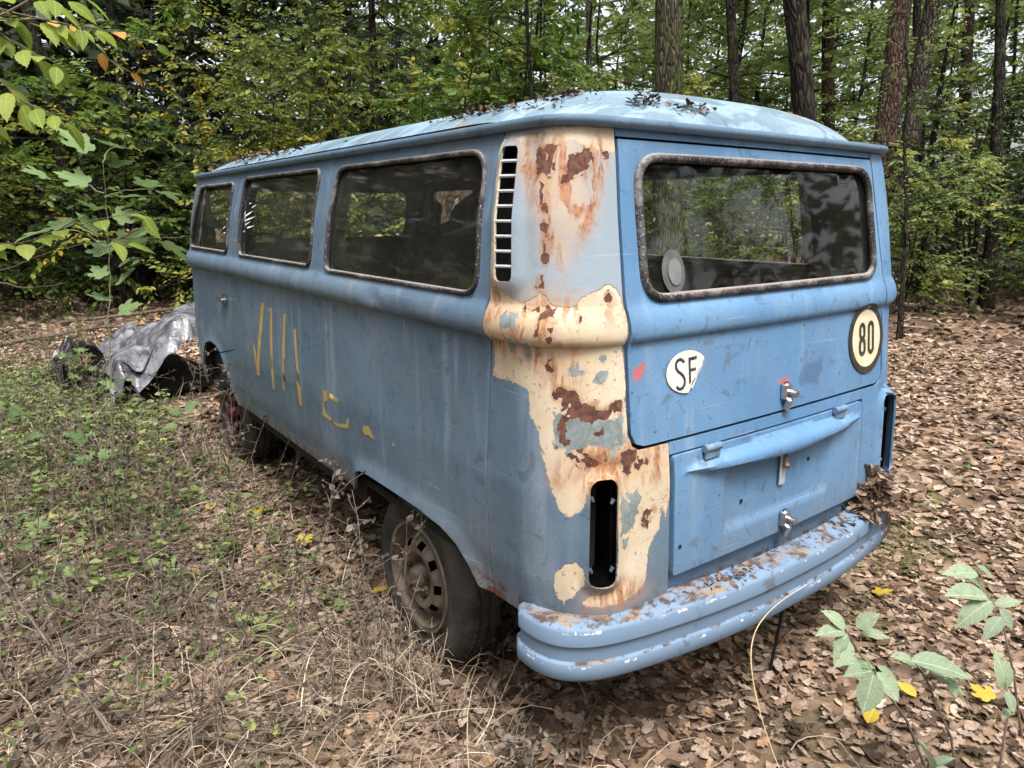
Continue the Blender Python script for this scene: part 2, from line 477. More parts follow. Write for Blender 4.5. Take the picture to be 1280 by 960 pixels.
# ------------------------------------------------------------------ materials of the van
def paint(name, blue_a, blue_b, grime=.35, roof=False, peel=False, marks=()):
    b = NB(name)
    x, y, z = b.sep(b.co())
    nA = b.noise(1.7, 3, .6); nC = b.noise(5.5, 4, .65); nE = b.noise(62, 2, .6); nD = b.noise(17, 3, .7, .8)
    st = b.noise(1.0, 3, .6, vec=b.map((11, 11, 1.0)))
    base = b.mix(b.ramp(nA, .35, .68), blue_a, blue_b)
    # vertical streaks of rain and dust, then a blotchy greyish film
    base = b.mix(b.m('MULTIPLY', b.ramp(st, .54, .74), .38), base, (.15, .19, .24))
    base = b.mix(b.m('MULTIPLY', b.ramp(st, .46, .28), .30), base, (.30, .36, .42))
    base = b.mix(b.m('MULTIPLY', b.ramp(nC, .42, .72), grime), base, (.12, .145, .16))
    if roof:
        stx = b.noise(1.0, 3, .6, 1.2, vec=b.map((2.2, 8.5, 1.0)))
        base = b.mix(b.m('MULTIPLY', b.ramp(stx, .49, .54), .7), base, (.22, .31, .39))
        base = b.mix(b.m('MULTIPLY', b.ramp(nC, .60, .68), .8), base, (.22, .16, .12))
    # scuffs, dark specks, rust dots
    base = b.mix(b.m('MULTIPLY', b.ramp(nD, .56, .70), .5), base, (.055, .068, .085))
    base = b.mix(b.m('MULTIPLY', b.ramp(nE, .68, .73), b.ramp(nC, .42, .60, .1, .8)), base, (.035, .03, .03))
    base = b.mix(b.m('MULTIPLY', b.ramp(nE, .30, .26), b.ramp(nA, .40, .62, .1, .9)), base, (.15, .065, .035))
    # mud and rust along the sill
    low = b.m('MULTIPLY', b.ramp(z, .70, .42), b.ramp(nA, .3, .6))
    base = b.mix(b.m('MULTIPLY', low, .45), base, (.15, .13, .10))
    base = b.mix(b.m('MULTIPLY', b.ramp(z, .478, .44), b.ramp(nD, .46, .56)), base, (.10, .045, .025))
    nF = b.noise(150, 2, .6)
    base = b.mix(b.ramp(nF, .35, .65, 0, .22), base, b.mix(.5, base, (.02, .025, .03)))
    scr = b.noise(1.0, 2, .5, vec=b.map((3, 3, 90), (.25, .35, 0)))
    base = b.mix(b.m('MULTIPLY', b.ramp(scr, .70, .73), .35), base, (.30, .34, .38))
    wd = b.m('SUBTRACT', nD, .5)
    if 'dark' in marks:
        base = b.mix(b.m('MULTIPLY', b.ramp(b.m('ADD', b.attr('m_dark'), b.m('MULTIPLY', wd, .4)), .46, .60), .42), base, (.055, .085, .115))
    if 'red' in marks:
        base = b.mix(b.m('MULTIPLY', b.ramp(b.m('ADD', b.attr('m_smudge'), b.m('MULTIPLY', wd, .3)), .44, .56), .6), base, (.05, .085, .16))
        base = b.mix(b.m('MULTIPLY', b.ramp(b.m('ADD', b.attr('m_red'), b.m('MULTIPLY', b.m('SUBTRACT', nE, .5), .6)), .46, .56), .85), base, (.42, .10, .09))
    if not peel:
        rough = b.ramp(nD, .3, .7, .40, .60)
        return b.done(b.principled(base, rough, 0, .4, b.bump(b.m('ADD', b.noise(3.0, 1), b.m('MULTIPLY', nF, .02)), .014, .6)))
    wob = b.m('ADD', b.m('MULTIPLY', b.m('SUBTRACT', b.noise(26, 3, .65), .5), .42), b.m('MULTIPLY', b.m('SUBTRACT', b.noise(110, 2, .7), .5), .30))
    cell = b.n('SeparateColor', Color=b.vor(46, 'F1', out='Color')).outputs[0]
    flake = b.m('ADD', b.m('MULTIPLY', wob, .6), b.m('MULTIPLY', b.m('SUBTRACT', cell, .5), .42))
    cream = b.ramp(b.m('ADD', b.attr('m_cream'), wob), .47, .50)
    grey = b.ramp(b.m('ADD', b.attr('m_grey'), b.m('ADD', flake, b.m('MULTIPLY', b.m('SUBTRACT', nD, .5), .8))), .46, .50)
    rust = b.ramp(b.m('ADD', b.attr('m_rust'), flake), .47, .50)
    pale = b.ramp(b.attr('m_pale'), .2, .6)
    drip = b.noise(1.0, 4, .7, .6, vec=b.map((26, 26, 6)))
    stain = b.m('MULTIPLY', b.ramp(b.attr('m_stain'), .2, .65), b.ramp(drip, .45, .60))
    stain2 = b.m('MULTIPLY', b.ramp(b.attr('m_stain'), .1, .7), b.ramp(nC, .3, .7, .3, .7))
    vs = b.n('VectorMath', {'operation': 'MULTIPLY_ADD'}); b.set(vs.inputs[0], b.noise(14, 2, out=1)); vs.inputs[1].default_value = (.05, .05, .05); b.set(vs.inputs[2], b.co())
    crk = b.ramp(b.vor(17, 'DISTANCE_TO_EDGE', vec=vs.outputs[0]), .0, .022)
    crm = b.mix(b.ramp(nC, .3, .7), (.45, .365, .25), (.52, .46, .37))
    crm = b.mix(b.m('MULTIPLY', b.m('SUBTRACT', 1, crk), b.ramp(nA, .40, .6, .05, .40)), crm, (.20, .11, .06))
    crm = b.mix(b.m('MULTIPLY', b.ramp(nE, .62, .70), .7), crm, (.22, .12, .07))
    base = b.mix(b.m('MULTIPLY', pale, .60), base, (.31, .36, .40))
    col = b.mix(cream, base, crm)
    edge = b.m('MULTIPLY', b.ramp(b.m('ABSOLUTE', b.m('SUBTRACT', b.m('ADD', b.attr('m_cream'), wob), .485)), .05, .0), b.ramp(nC, .35, .6))
    col = b.mix(b.m('MULTIPLY', edge, .7), col, (.17, .10, .06))
    halo = b.m('MULTIPLY', b.ramp(b.m('ADD', b.attr('m_rust'), b.m('MULTIPLY', wob, .8)), .20, .46), b.ramp(nD, .35, .6))
    col = b.mix(b.m('MULTIPLY', halo, .75), col, (.25, .125, .06))
    col = b.mix(stain2, col, b.mix(nD, (.36, .20, .10), (.46, .33, .21)))
    col = b.mix(b.m('MULTIPLY', stain, .9), col, b.mix(b.ramp(nE, .35, .65), (.17, .06, .028), (.33, .15, .065)))
    gcol = b.mix(b.ramp(nD, .35, .65), (.135, .165, .17), (.22, .255, .255))
    gcol = b.mix(b.m('MULTIPLY', b.m('SUBTRACT', 1, crk), .55), gcol, (.08, .09, .09))
    col = b.mix(grey, col, gcol)
    col = b.mix(rust, col, b.mix(b.ramp(nE, .3, .7), (.05, .021, .017), (.13, .055, .035)))
    h = b.m('ADD', b.m('MULTIPLY', cream, -.5), b.m('MULTIPLY', rust, -.8))
    h = b.m('ADD', h, b.m('MULTIPLY', wob, .5))
    rough = b.m('ADD', b.m('ADD', b.ramp(nD, .3, .7, .38, .56), b.m('MULTIPLY', rust, .35)), b.m('MULTIPLY', stain, .25))
    return b.done(b.principled(col, rough, 0, .4, b.bump(h, .005, .8)))

BLUE_A, BLUE_B = (.080, .182, .335), (.118, .238, .395)
M_TAIL = paint('blue_paint_tail', BLUE_A, BLUE_B, .22, marks=('red',))
M_SIDE = paint('blue_paint_side', (.080, .134, .200), (.116, .174, .243), .42, marks=('dark',))  # greyer than the tail: dull grazing reflection and dirt film put into the colour
M_CORNER = paint('blue_paint_corner', (.083, .138, .205), (.116, .176, .243), .4, peel=True)
M_PILLAR = paint('blue_paint_pillar', (.092, .165, .26), (.125, .205, .30), .3)
M_ROOF = paint('blue_paint_roof', (.095, .16, .21), (.15, .225, .29), .3, roof=True)

def bumper_paint():
    b = NB('bumper_paint')
    x, y, z = b.sep(b.co())
    nrm = b.sep(b.n('NewGeometry').outputs['Normal'])
    base = b.mix(b.noise(3, 5), (.105, .165, .25), (.145, .21, .30))
    # chips along the edges and on the walked-on top
    e = b.m('ABSOLUTE', b.m('SUBTRACT', z, .4495)); e2 = b.m('ABSOLUTE', b.m('SUBTRACT', z, .349))
    edge = b.m('MAXIMUM', b.ramp(e, .006, .001), b.ramp(e2, .005, .001))
    chip = b.m('MULTIPLY', edge, b.ramp(b.noise(19, 5, .75), .56, .62))
    chip = b.m('MAXIMUM', chip, b.ramp(b.noise(48, 3, .6, vec=b.map(loc=(5, 2, 1))), .74, .77))
    dirt = b.m('MULTIPLY', b.ramp(nrm[2], .75, .95), b.ramp(b.noise(5, 5, .74, .8), .50, .60))
    col = b.mix(b.m('MULTIPLY', b.ramp(b.noise(4.5, 5, .75), .58, .64), .6), base, (.075, .065, .07))
    col = b.mix(dirt, col, b.mix(b.ramp(b.noise(14, 3), .4, .6), (.05, .032, .024), (.20, .155, .115)))
    col = b.mix(b.m('MULTIPLY', b.ramp(nrm[2], .5, .9), b.ramp(b.noise(30, 6, .7), .52, .60)), col, (.055, .035, .03))
    col = b.mix(b.m('MULTIPLY', b.ramp(x, .45, .80), b.ramp(b.noise(8, 4, .7), .36, .52)), col, (.10, .055, .035))
    col = b.mix(chip, col, (.58, .56, .53))
    col = b.mix(b.ramp(b.noise(9, 6, .7, vec=b.map(loc=(9, 9, 2))), .68, .72), col, (.14, .06, .03))
    h = b.m('ADD', b.m('MULTIPLY', chip, -.5), b.m('ADD', b.m('MULTIPLY', dirt, .5), b.m('MULTIPLY', b.noise(60, 4), .3)))
    return b.done(b.principled(col, b.ramp(b.noise(9, 3), .3, .7, .55, .72), 0, .3, b.bump(h, .002, .7)))
M_BUMP = bumper_paint()

def simple(name, a, c, scale=12, rough=.6, metal=0., bump=.3, bscale=60, spec=.4, bdist=.002):
    b = NB(name)
    col = b.mix(b.ramp(b.noise(scale, 4, .65), .32, .68), a, c)
    return b.done(b.principled(col, rough, metal, spec, b.bump(b.noise(bscale, 2, .6), bdist, bump)))

M_DARK = simple('dark_underbody', (.006, .0055, .005), (.016, .013, .011), rough=.95)
M_VINYL = simple('dark_vinyl', (.010, .010, .010), (.024, .023, .022), rough=.75)
M_LINING = simple('grey_headlining', (.030, .030, .029), (.06, .058, .055), rough=.85)
M_CHROME = simple('dull_chrome', (.42, .42, .43), (.62, .62, .63), 30, .28, 1.0, .2)
M_PAPER = simple('cream_sticker', (.52, .46, .32), (.60, .54, .39), 16, .55)
M_SFPAPER = simple('white_sticker', (.56, .51, .45), (.64, .60, .54), 16, .55)
M_INK = simple('black_print', (.018, .016, .014), (.05, .04, .025), 30, .55)
M_SFINK = simple('dark_blue_print', (.022, .022, .04), (.035, .035, .055), 30, .55)
M_YELLOW = simple('yellow_tape', (.34, .24, .075), (.42, .31, .13), 20, .6)
M_WHITE = simple('white_splash', (.75, .76, .76), (.85, .86, .86), 20, .7)
M_TAPE = simple('clear_tape', (.30, .36, .42), (.42, .47, .52), 20, .25)
M_TYRE = None

def rubber():
    b = NB('weathered_rubber_seal')
    base = b.mix(b.ramp(b.noise(8, 4, .7), .46, .66), (.018, .017, .018), (.135, .13, .135))
    z = b.sep(b.n('NewGeometry').outputs['Normal'])[2]
    base = b.mix(b.m('MULTIPLY', b.ramp(z, .45, .9), .75), base, b.mix(b.noise(40, 3), (.17, .145, .13), (.32, .285, .265)))
    base = b.mix(b.m('MULTIPLY', b.ramp(b.noise(190, 2, .6), .60, .66), .5), base, (.52, .46, .46))
    return b.done(b.principled(base, .75, 0, .3, b.bump(b.noise(120, 4), .002, .6)))
M_SEAL = rubber()

def glass(name, dust, tint):
    b = NB(name)
    tr = b.n('BsdfTransparent', Color=tint).outputs[0]
    gl = b.n('BsdfGlossy', Color=(1, 1, 1), Roughness=.04).outputs[0]
    fr = b.n('Fresnel', IOR=1.38).outputs[0]
    m1 = b.n('MixShader', Fac=fr); b.set(m1.inputs[1], tr); b.set(m1.inputs[2], gl)
    df = b.n('BsdfDiffuse', Color=(.42, .41, .36)).outputs[0]
    d = b.m('ADD', b.ramp(b.noise(3.2, 5, .6), .3, .75, dust * .5, dust * 1.3), b.ramp(b.noise(1.0, 4, .6, vec=b.map((30, 30, 3))), .55, .8, 0, dust * .8))
    d = b.m('ADD', d, b.ramp(b.noise(130, 2, .5), .68, .76, 0, .12))
    m2 = b.n('MixShader', Fac=d); b.set(m2.inputs[1], m1.outputs[0]); b.set(m2.inputs[2], df)
    return b.done(m2.outputs[0])
M_GLASS = glass('dusty_side_glass', .038, (.96, .97, .95))
M_GLASSR = glass('dusty_rear_glass', .016, (.97, .98, .96))

def tyre_mat():
    b = NB('old_tyre_rubber')
    x, y, z = b.sep(b.co())
    col = b.mix(b.ramp(b.noise(9, 6, .65), .35, .65), (.018, .017, .016), (.055, .050, .045))
    col = b.mix(b.m('MULTIPLY', b.ramp(b.noise(5, 3, .65), .45, .65), .35), col, (.085, .070, .056))
    return b.done(b.principled(col, .85, 0, .3, b.bump(b.noise(45, 4, .6), .003, .6)))
M_TYRE = tyre_mat()
M_RIM = simple('rusty_cream_rim', (.17, .14, .105), (.045, .027, .018), 6, .7, 0, .5, 40)
M_REDRIM = simple('shaded_red_rim', (.075, .014, .012), (.03, .014, .012), 12, .55, 0, .3, 40)  # red darkened: shade inside the wheel arch put into the colour
M_LID = M_TAIL

# ------------------------------------------------------------------ the van
van = empty('van', (0, 1.9, -.09))
tag(van, 'derelict faded blue passenger van with peeling cream corner, seen from its left rear', 'van')

R_WIN = rounded([(1.168, 1.297), (2.240, 1.297), (2.212, 1.680), (1.212, 1.680)], [.07, .05, .06, .09], 7)
M_WIN = rounded([(2.392, 1.303), (3.392, 1.303), (3.400, 1.684), (2.392, 1.684)], .05, 6)
D_WIN = rounded([(3.600, 1.306), (4.420, 1.306), (4.300, 1.668), (3.590, 1.668)], .05, 6)
T_WIN = rounded([(-.590, 1.300), (.575, 1.297), (.560, 1.655), (-.592, 1.660)], [.075, .075, .085, .085], 7)

def dent(Q):
    d = -.012 * np.exp(-((Q[:, 0] - 1.78) / .05) ** 2 - ((Q[:, 1] - 1.235) / .03) ** 2)
    d += -.006 * np.exp(-((Q[:, 0] - 1.60) / .12) ** 2 - ((Q[:, 1] - 1.22) / .03) ** 2)
    # pressed flare above the wheel opening
    a = np.array(ARCH_R)
    dd = np.abs(sdf(Q, ARCH_R))
    d += .016 * np.exp(-(dd / .035) ** 2) * (Q[:, 1] > .38)
    d += .003 * np.sin(Q[:, 0] * 5.1 + 1.0) * np.sin(Q[:, 1] * 6.0) * (Q[:, 1] < 1.18)
    return d

ARCH_R = [(2.082, .30), (2.08, .436), (2.03, .528), (1.985, .545), (1.902, .551), (1.716, .553), (1.542, .552), (1.38, .539), (1.296, .514), (1.236, .466), (1.19, .412), (1.185, .30)]
rear_side = [(1.130, .408), (1.188, .410), (1.236, .466), (1.296, .514), (1.38, .539), (1.542, .552), (1.716, .553), (1.902, .551), (1.985, .545), (2.03, .528), (2.08, .436), (2.13, .432), (2.318, .432), (2.318, 1.728), (1.160, 1.728), (1.128, 1.45), (1.104, 1.24), (1.106, 1.18), (1.122, .82)]
mid_side = [(2.322, .432), (3.70, .432), (3.745, .48), (3.79, .565), (3.868, .676), (3.90, .708), (3.620, .765), (3.56, 1.24), (3.50, 1.728), (2.322, 1.728)]
door_pl = [(3.627, .770), (3.908, .713), (3.972, .741), (4.05, .751), (4.116, .751), (4.242, .72), (4.314, .652), (4.37, .55), (4.40, .43), (4.62, .43), (4.62, 1.24), (4.47, 1.728), (3.507, 1.728), (3.567, 1.24)]
front_arch = [(3.70, .30), (3.70, .432), (3.745, .48), (3.79, .565), (3.868, .676), (3.972, .741), (4.116, .751), (4.242, .72), (4.314, .652), (4.37, .55), (4.40, .43), (4.40, .3)]

def front_flare(Q):
    dd = np.abs(sdf(Q, front_arch))
    return .012 * np.exp(-(dd / .03) ** 2) * (Q[:, 1] > .38)

def window(name, poly, parent, mat, label=None, mirror=False, seal_r=.0085):
    me = panel_mesh(name, poly, (), .05, -.010, None, 0, mirror, None, False)
    w = add_obj(name, me, mat, parent)
    if label: w['label'] = label
    pts = loop3(poly, .001, .03, mirror)
    V, F = tube_np(pts, seal_r, 8, False, True)
    add_obj('window_seal', mesh_np('window_seal', V, F), M_SEAL, w)
    return w

for mir in (False, True):
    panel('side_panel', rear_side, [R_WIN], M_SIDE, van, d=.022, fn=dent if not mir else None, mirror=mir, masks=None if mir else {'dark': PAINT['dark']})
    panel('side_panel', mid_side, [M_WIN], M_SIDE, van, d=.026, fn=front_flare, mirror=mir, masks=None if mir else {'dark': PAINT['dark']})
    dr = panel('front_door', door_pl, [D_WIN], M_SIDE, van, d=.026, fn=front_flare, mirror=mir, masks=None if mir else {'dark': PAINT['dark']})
    window('side_window', R_WIN, van, M_GLASS, None, mir)
    mw = window('side_window', M_WIN, van, M_GLASS, None, mir)
    dw = window('door_window', D_WIN, dr, M_GLASS, None, mir) if False else None
    # the door pane and its seal are both pieces of the door
    add_obj('window_pane', panel_mesh('window_pane', D_WIN, (), .05, -.010, None, 0, mir, None, False), M_GLASS, dr)
    V, F = tube_np(loop3(D_WIN, .001, .03, mir), .009, 8, False, True)
    add_obj('window_seal', mesh_np('window_seal', V, F), M_SEAL, dr)
    q = np.array([(4.24, 1.30), (4.20, 1.665)]); P_ = surf(-q[:, 0] if mir else q[:, 0], q[:, 1], -.004)
    Mesh().tube(P_, .008, 6).build('quarterlight_bar', M_SEAL, dr)
    # door handle: escutcheon plate, grip and push button
    sg = 1 if mir else -1
    c = surf(-3.735 if mir else 3.735, 1.042, 0)
    c = Vector(c)
    Mesh().box(c + Vector((sg * .004, 0, 0)), (.012, .075, .05), None, .005).box(c + Vector((sg * .024, .01, -.002)), (.016, .12, .022), None, .006).tube([c + Vector((sg * .008, -.05, 0)), c + Vector((sg * .036, -.05, 0))], .013, 10).build('door_handle', M_CHROME, dr)
    # front half and nose
    fr = [(4.625, .43), (A5 + .002, .43), (A5 + .002, 1.728), (4.475, 1.728), (4.625, 1.24)]
    ws = rounded([(4.70, 1.32), (A5 - .003, 1.30), (A5 - .003, 1.66), (4.58, 1.66)], [.05, 0, 0, .05])
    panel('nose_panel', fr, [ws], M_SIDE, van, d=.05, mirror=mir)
    add_obj('windscreen', panel_mesh('windscreen', ws, (), .06, -.01, None, 0, mir, None, False), M_GLASS, van)

# yellow remains of stick-on letters, thin film on the left side
for poly in PAINT['yellow']:
    me = panel_mesh('tape_letter_remains', poly, (), .03, .0012, front_flare if poly[0][0] > 2.32 else dent, .001, False, None, False)
    add_obj('tape_letter_remains', me, M_YELLOW, van)
# white splashes on the middle side window
for (s0, z0, s1, z1, w) in [(3.33, 1.50, 3.22, 1.525, .008), (3.34, 1.475, 3.16, 1.50, .007), (3.33, 1.455, 3.24, 1.475, .006), (3.30, 1.44, 3.17, 1.455, .006), (3.25, 1.54, 3.18, 1.555, .005), (3.35, 1.52, 3.33, 1.44, .010), (3.36, 1.42, 3.32, 1.428, .005), (3.30, 1.56, 3.27, 1.563, .005),
                            (3.74, 1.43, 3.68, 1.445, .008), (3.68, 1.48, 3.64, 1.487, .006), (3.72, 1.405, 3.67, 1.412, .007)]:
    dx, dz = s1 - s0, z1 - z0; L = math.hypot(dx, dz); px_, pz_ = -dz / L * w / 2, dx / L * w / 2
    poly = [(s0 + px_, z0 + pz_), (s0 + dx * .5 + px_ * .5, z0 + dz * .5 + pz_ * .5), (s1, z1), (s0 + dx * .4 - px_ * 1.2, z0 + dz * .4 - pz_ * 1.2), (s0 - px_, z0 - pz_)]
    add_obj('white_splash', panel_mesh('white_splash', poly, (), .02, -.0085, None, 0, False, None, False), M_WHITE, van)

# --- rear corners: vent scoop, empty lamp opening
VENT = rounded([(1.000, 1.346), (1.076, 1.342), (1.132, 1.684), (1.058, 1.680)], .02, 4)
M_BLACK = simple('black_recess', (.0015, .0015, .0015), (.004, .004, .004), rough=1.0, spec=0.)  # recess shade put into the colour: near-black, no sheen
M_VENTD = simple('dirty_blue_steel', (.05, .07, .09), (.10, .13, .15), 20, .6)
M_VENTBAR = simple('pale_vent_paint', (.34, .40, .46), (.46, .50, .53), 20, .5)
LAMP = rounded([(.700, .548), (.772, .552), (.772, .832), (.756, .850), (.712, .850), (.698, .83)], [.03, .03, .01, .01, .01, .01], 4)
corner_pl = [(.508, .456), (.70, .452), (.80, .440), (.95, .416), (1.125, .406), (1.117, .82), (1.101, 1.18), (1.099, 1.24), (1.123, 1.45), (1.155, 1.728), (.622, 1.728), (.627, 1.690), (.642, 1.500), (.654, 1.300), (.656, .960), (.642, .922), (.616, .906), (.508, .906)]

def corner_fn(Q, LP, mir):
    dv = sdf(Q, VENT); dl = sdf(Q, LP)
    o = .016 * (1 - smooth01(np.abs(dv) / .05))
    o += .010 * (1 - smooth01(np.abs(dl) / .022))
    o -= .006 * np.exp(-((np.abs(dl) - .03) / .012) ** 2)
    if mir: o += .022 * (1 - smooth01(np.abs(dl) / .05)) * (Q[:, 0] > .69)
    return o

pale = [[(.64, 1.30), (1.10, 1.30), (1.16, 1.72), (.62, 1.72)]]
for mir in (False, True):
    mk = None if mir else {'cream': PAINT['cream'], 'grey': PAINT['grey'], 'rust': PAINT['rust'], 'stain': PAINT['stain'], 'pale': pale}
    LP = LAMP if not mir else [(a_ - .045, b_ + .01) for a_, b_ in LAMP]
    cp = panel('rear_corner', corner_pl, [VENT, LP], M_TAIL if mir else M_CORNER, van, d=.014, fn=lambda Q, LP=LP, mir=mir: corner_fn(Q, LP, mir), thick=.007, mirror=mir, masks=mk)
    if not mir: cp['label'] = 'left rear corner with peeling blue and cream paint over rust'
    sgn = -1 if mir else 1
    # louvre bars across the vent
    for k in range(8):
        t = (k + 1) / 9
        a = np.array([1.000, 1.346]) * (1 - t) + np.array([1.058, 1.680]) * t; c_ = np.array([1.076, 1.342]) * (1 - t) + np.array([1.132, 1.684]) * t
        P_ = surf(sgn * np.linspace(a[0] - .004, c_[0] + .004, 4), np.linspace(a[1], c_[1], 4), .009)
        Mesh().tube(P_, .0046, 6).build('vent_bar', M_VENTBAR, cp)
    add_obj('vent_duct', panel_mesh('vent_duct', rounded([(.98, 1.33), (1.10, 1.33), (1.16, 1.70), (1.05, 1.70)], .02), (), .05, -.05, None, 0, mir, None, False), M_VINYL, cp)
    P_ = surf(sgn * np.array([1.045, 1.105]), np.array([1.345, 1.68]), -.04)
    Mesh().tube(P_, .006, 5).build('vent_divider', M_DARK, cp)
    # lamp recess: dark well with clip tabs
    rim3 = loop3(LP, .004, .03, mir); deep = loop3(LP, -.20, .03, mir)
    n_ = len(rim3)
    well = Mesh(); well.add(np.concatenate([rim3, deep]), [(i, (i + 1) % n_, n_ + (i + 1) % n_, n_ + i) for i in range(n_)] + [tuple(range(n_, 2 * n_))])
    well.build('lamp_well', M_BLACK, cp)
    for (ls, lz) in ((.767, .80), (.704, .79), (.704, .60), (.767, .60)):
        if mir: ls -= .045
        c = Vector(surf(sgn * ls, lz, -.006)); c2 = Vector(surf(sgn * (ls - (.006 if ls > .74 else -.006)), lz - .012, -.006))
        Mesh().tube([c, c2], [.006, .004], 8).tube([c + (c2 - c) * .2, c + (c2 - c) * .9], .0035, 6).build('lamp_clip', M_VENTD, cp)

# --- header over the tailgate and lower tail pieces
header = [(-.620, 1.702), (.620, 1.702), (.620, 1.728), (-.620, 1.728)]
panel('header_panel', header, [], M_TAIL, van, d=.02)
def box_poly(a, b, c, d): return [(a, c), (b, c), (b, d), (a, d)]
gap_backing = box_poly(-.70, .70, .53, 1.715)
panel('dark_gap_backing', gap_backing, [rounded(box_poly(-.56, .545, 1.33, 1.63), .07)], M_DARK, van, d=.05, off=-.024, rim=False)  # dark backing sheet added so the panel gaps read as shaded
panel('apron_panel', box_poly(-.506, .506, .43, .56), [], M_TAIL, van, d=.03, off=-.018)
panel('rear_valance', box_poly(-.506, .506, .874, .907), [], M_TAIL, van, d=.02)

# --- tailgate
tg_pl = [(-.640, .955), (-.628, .930), (-.600, .917), (.600, .916), (.630, .926), (.645, .955), (.645, 1.300), (.633, 1.500), (.617, 1.695), (-.617, 1.695), (-.633, 1.500), (-.645, 1.300)]
tailgate = panel('tailgate', tg_pl, [T_WIN], M_TAIL, van, d=.022, off=.002, thick=.02, masks={'red': PAINT['red'], 'smudge': PAINT['smudge']},
                 fn=lambda Q: -.006 * np.exp(-((np.abs(sdf(Q, T_WIN)) - .0) / .03) ** 2))
add_obj('rear_window', panel_mesh('rear_window', T_WIN, (), .06, -.012, None, 0, False, None, False), M_GLASSR, tailgate)
V, F = tube_np(loop3(T_WIN, .0, .03), .0125, 8, False, True)
add_obj('window_seal', mesh_np('window_seal', V, F), M_SEAL, tailgate)

def mat_mesh(name, parts, parent):
    """one mesh of several flat pieces with their own materials: parts = [(list of (V, F)), mat]"""
    V = []; F = []; mi = []
    mats = []
    for pcs, mat in parts:
        mats.append(mat)
        for (v, f) in pcs:
            b0 = len(V); V += [tuple(p) for p in v]; F += [tuple(int(i) + b0 for i in q) for q in f]; mi += [len(mats) - 1] * len(f)
    me = mesh_np(name, V, F)
    for m_ in mats: me.materials.append(m_)
    me.polygons.foreach_set('material_index', np.array(mi, dtype=np.int32))
    return add_obj(name, me, None, parent)

def decal(poly, holes=(), off=.0035, d=.02):
    Q, T = cdt_fill(poly, holes, d)
    return surf(Q[:, 0], Q[:, 1], off), [tuple(t[::-1]) for t in T.tolist()]

def circ(cx, cz, rx, rz, n=40): return [(cx + rx * math.cos(2 * math.pi * i / n), cz + rz * math.sin(2 * math.pi * i / n)) for i in range(n)]
def stadium(cx, cz, w, h, n=8):
    r = w / 2; out = []
    for i in range(n + 1): a = math.pi * i / n; out.append((cx + r * math.cos(a), cz + h / 2 - r + r * math.sin(a)))
    for i in range(n + 1): a = math.pi + math.pi * i / n; out.append((cx + r * math.cos(a), cz - h / 2 + r + r * math.sin(a)))
    return out
def ribbon(pts, w, cap=0):
    P = np.array(pts, float); T = np.gradient(P, axis=0); T /= np.linalg.norm(T, axis=1, keepdims=True) + 1e-9
    Nn = np.stack([-T[:, 1], T[:, 0]], 1)
    return [tuple(p) for p in P + Nn * w / 2] + [tuple(p) for p in (P - Nn * w / 2)[::-1]]

# the round speed sticker: seen from behind the text runs towards -s
C8 = (-.525, 1.087)
def g8(u, v): return (C8[0] - u, C8[1] + v)
def mir_(poly): return [g8(u, v) for u, v in poly]
ring = decal(circ(*C8, .123, .123, 48), [circ(*C8, .100, .100, 48)], .0065)
disc = decal(circ(*C8, .101, .101, 48), (), .0060, .03)
e_t = decal(mir_(stadium(-.032, .026, .044, .062)), [mir_(stadium(-.032, .026, .014, .032))], .0072, .012)
e_b = decal(mir_(stadium(-.032, -.027, .048, .066)), [mir_(stadium(-.032, -.027, .017, .035))], .0072, .012)
o_ = decal(mir_(stadium(.030, 0, .046, .118)), [mir_(stadium(.030, 0, .016, .087))], .0072, .012)
st80 = mat_mesh('speed_sticker', [([ring], M_INK), ([disc], M_PAPER), ([e_t, e_b, o_], M_INK)], tailgate)
st80['label'] = 'round cream sticker reading 80 with black rim'
# the torn oval country sticker
CS = (.430, 1.093)
def gs(u, v): return (CS[0] - u, CS[1] + v)
oval = [(.083 * math.cos(a) * (1.0), .058 * math.sin(a)) for a in np.linspace(0, 2 * math.pi, 40, endpoint=False)]
oval = [p for p in oval if not (p[0] > .008 and p[1] < -.004 - .0 + (p[0] - .045) * .9)]
torn = [(.070, .028), (.062, .020), (.060, .011), (.050, .004), (.041, -.008), (.034, -.018), (.022, -.026), (.014, -.034), (.012, -.044), (.016, -.050), (.012, -.056)]
ordered = sorted([p for p in oval], key=lambda p: (math.atan2(p[1], p[0]) - math.radians(20)) % (2 * math.pi))
poly_sf = [gs(u, v) for u, v in ordered] + [gs(u, v) for u, v in torn[::-1]]
paper = decal(poly_sf, (), .0060, .02)
S_pts = [(-.013, .026), (-.019, .033), (-.029, .037), (-.040, .034), (-.046, .025), (-.045, .014), (-.038, .005), (-.027, -.002), (-.018, -.010), (-.013, -.020), (-.014, -.032), (-.021, -.041), (-.031, -.044), (-.041, -.041), (-.046, -.034)]
S_pts = [tuple(p) for p in np.stack([np.interp(np.linspace(0, 14, 43), range(15), [q[k] for q in S_pts]) for k in (0, 1)], 1)]
def small(poly): return decal([gs(u, v) for u, v in poly], (), .0068, .012)
letS = small(ribbon(S_pts, .0085))
F1 = small([(.004, .038), (.012, .038), (.012, -.030), (.008, -.033), (.004, -.036)])
F2 = small([(.0125, .038), (.038, .040), (.038, .031), (.0125, .029)])
F3 = small([(.0125, .007), (.033, .008), (.033, .000), (.0125, -.001)])
stSF = mat_mesh('country_sticker', [([paper], M_SFPAPER), ([letS, F1, F2, F3], M_SFINK)], tailgate)
stSF['label'] = 'torn white oval sticker reading SF'
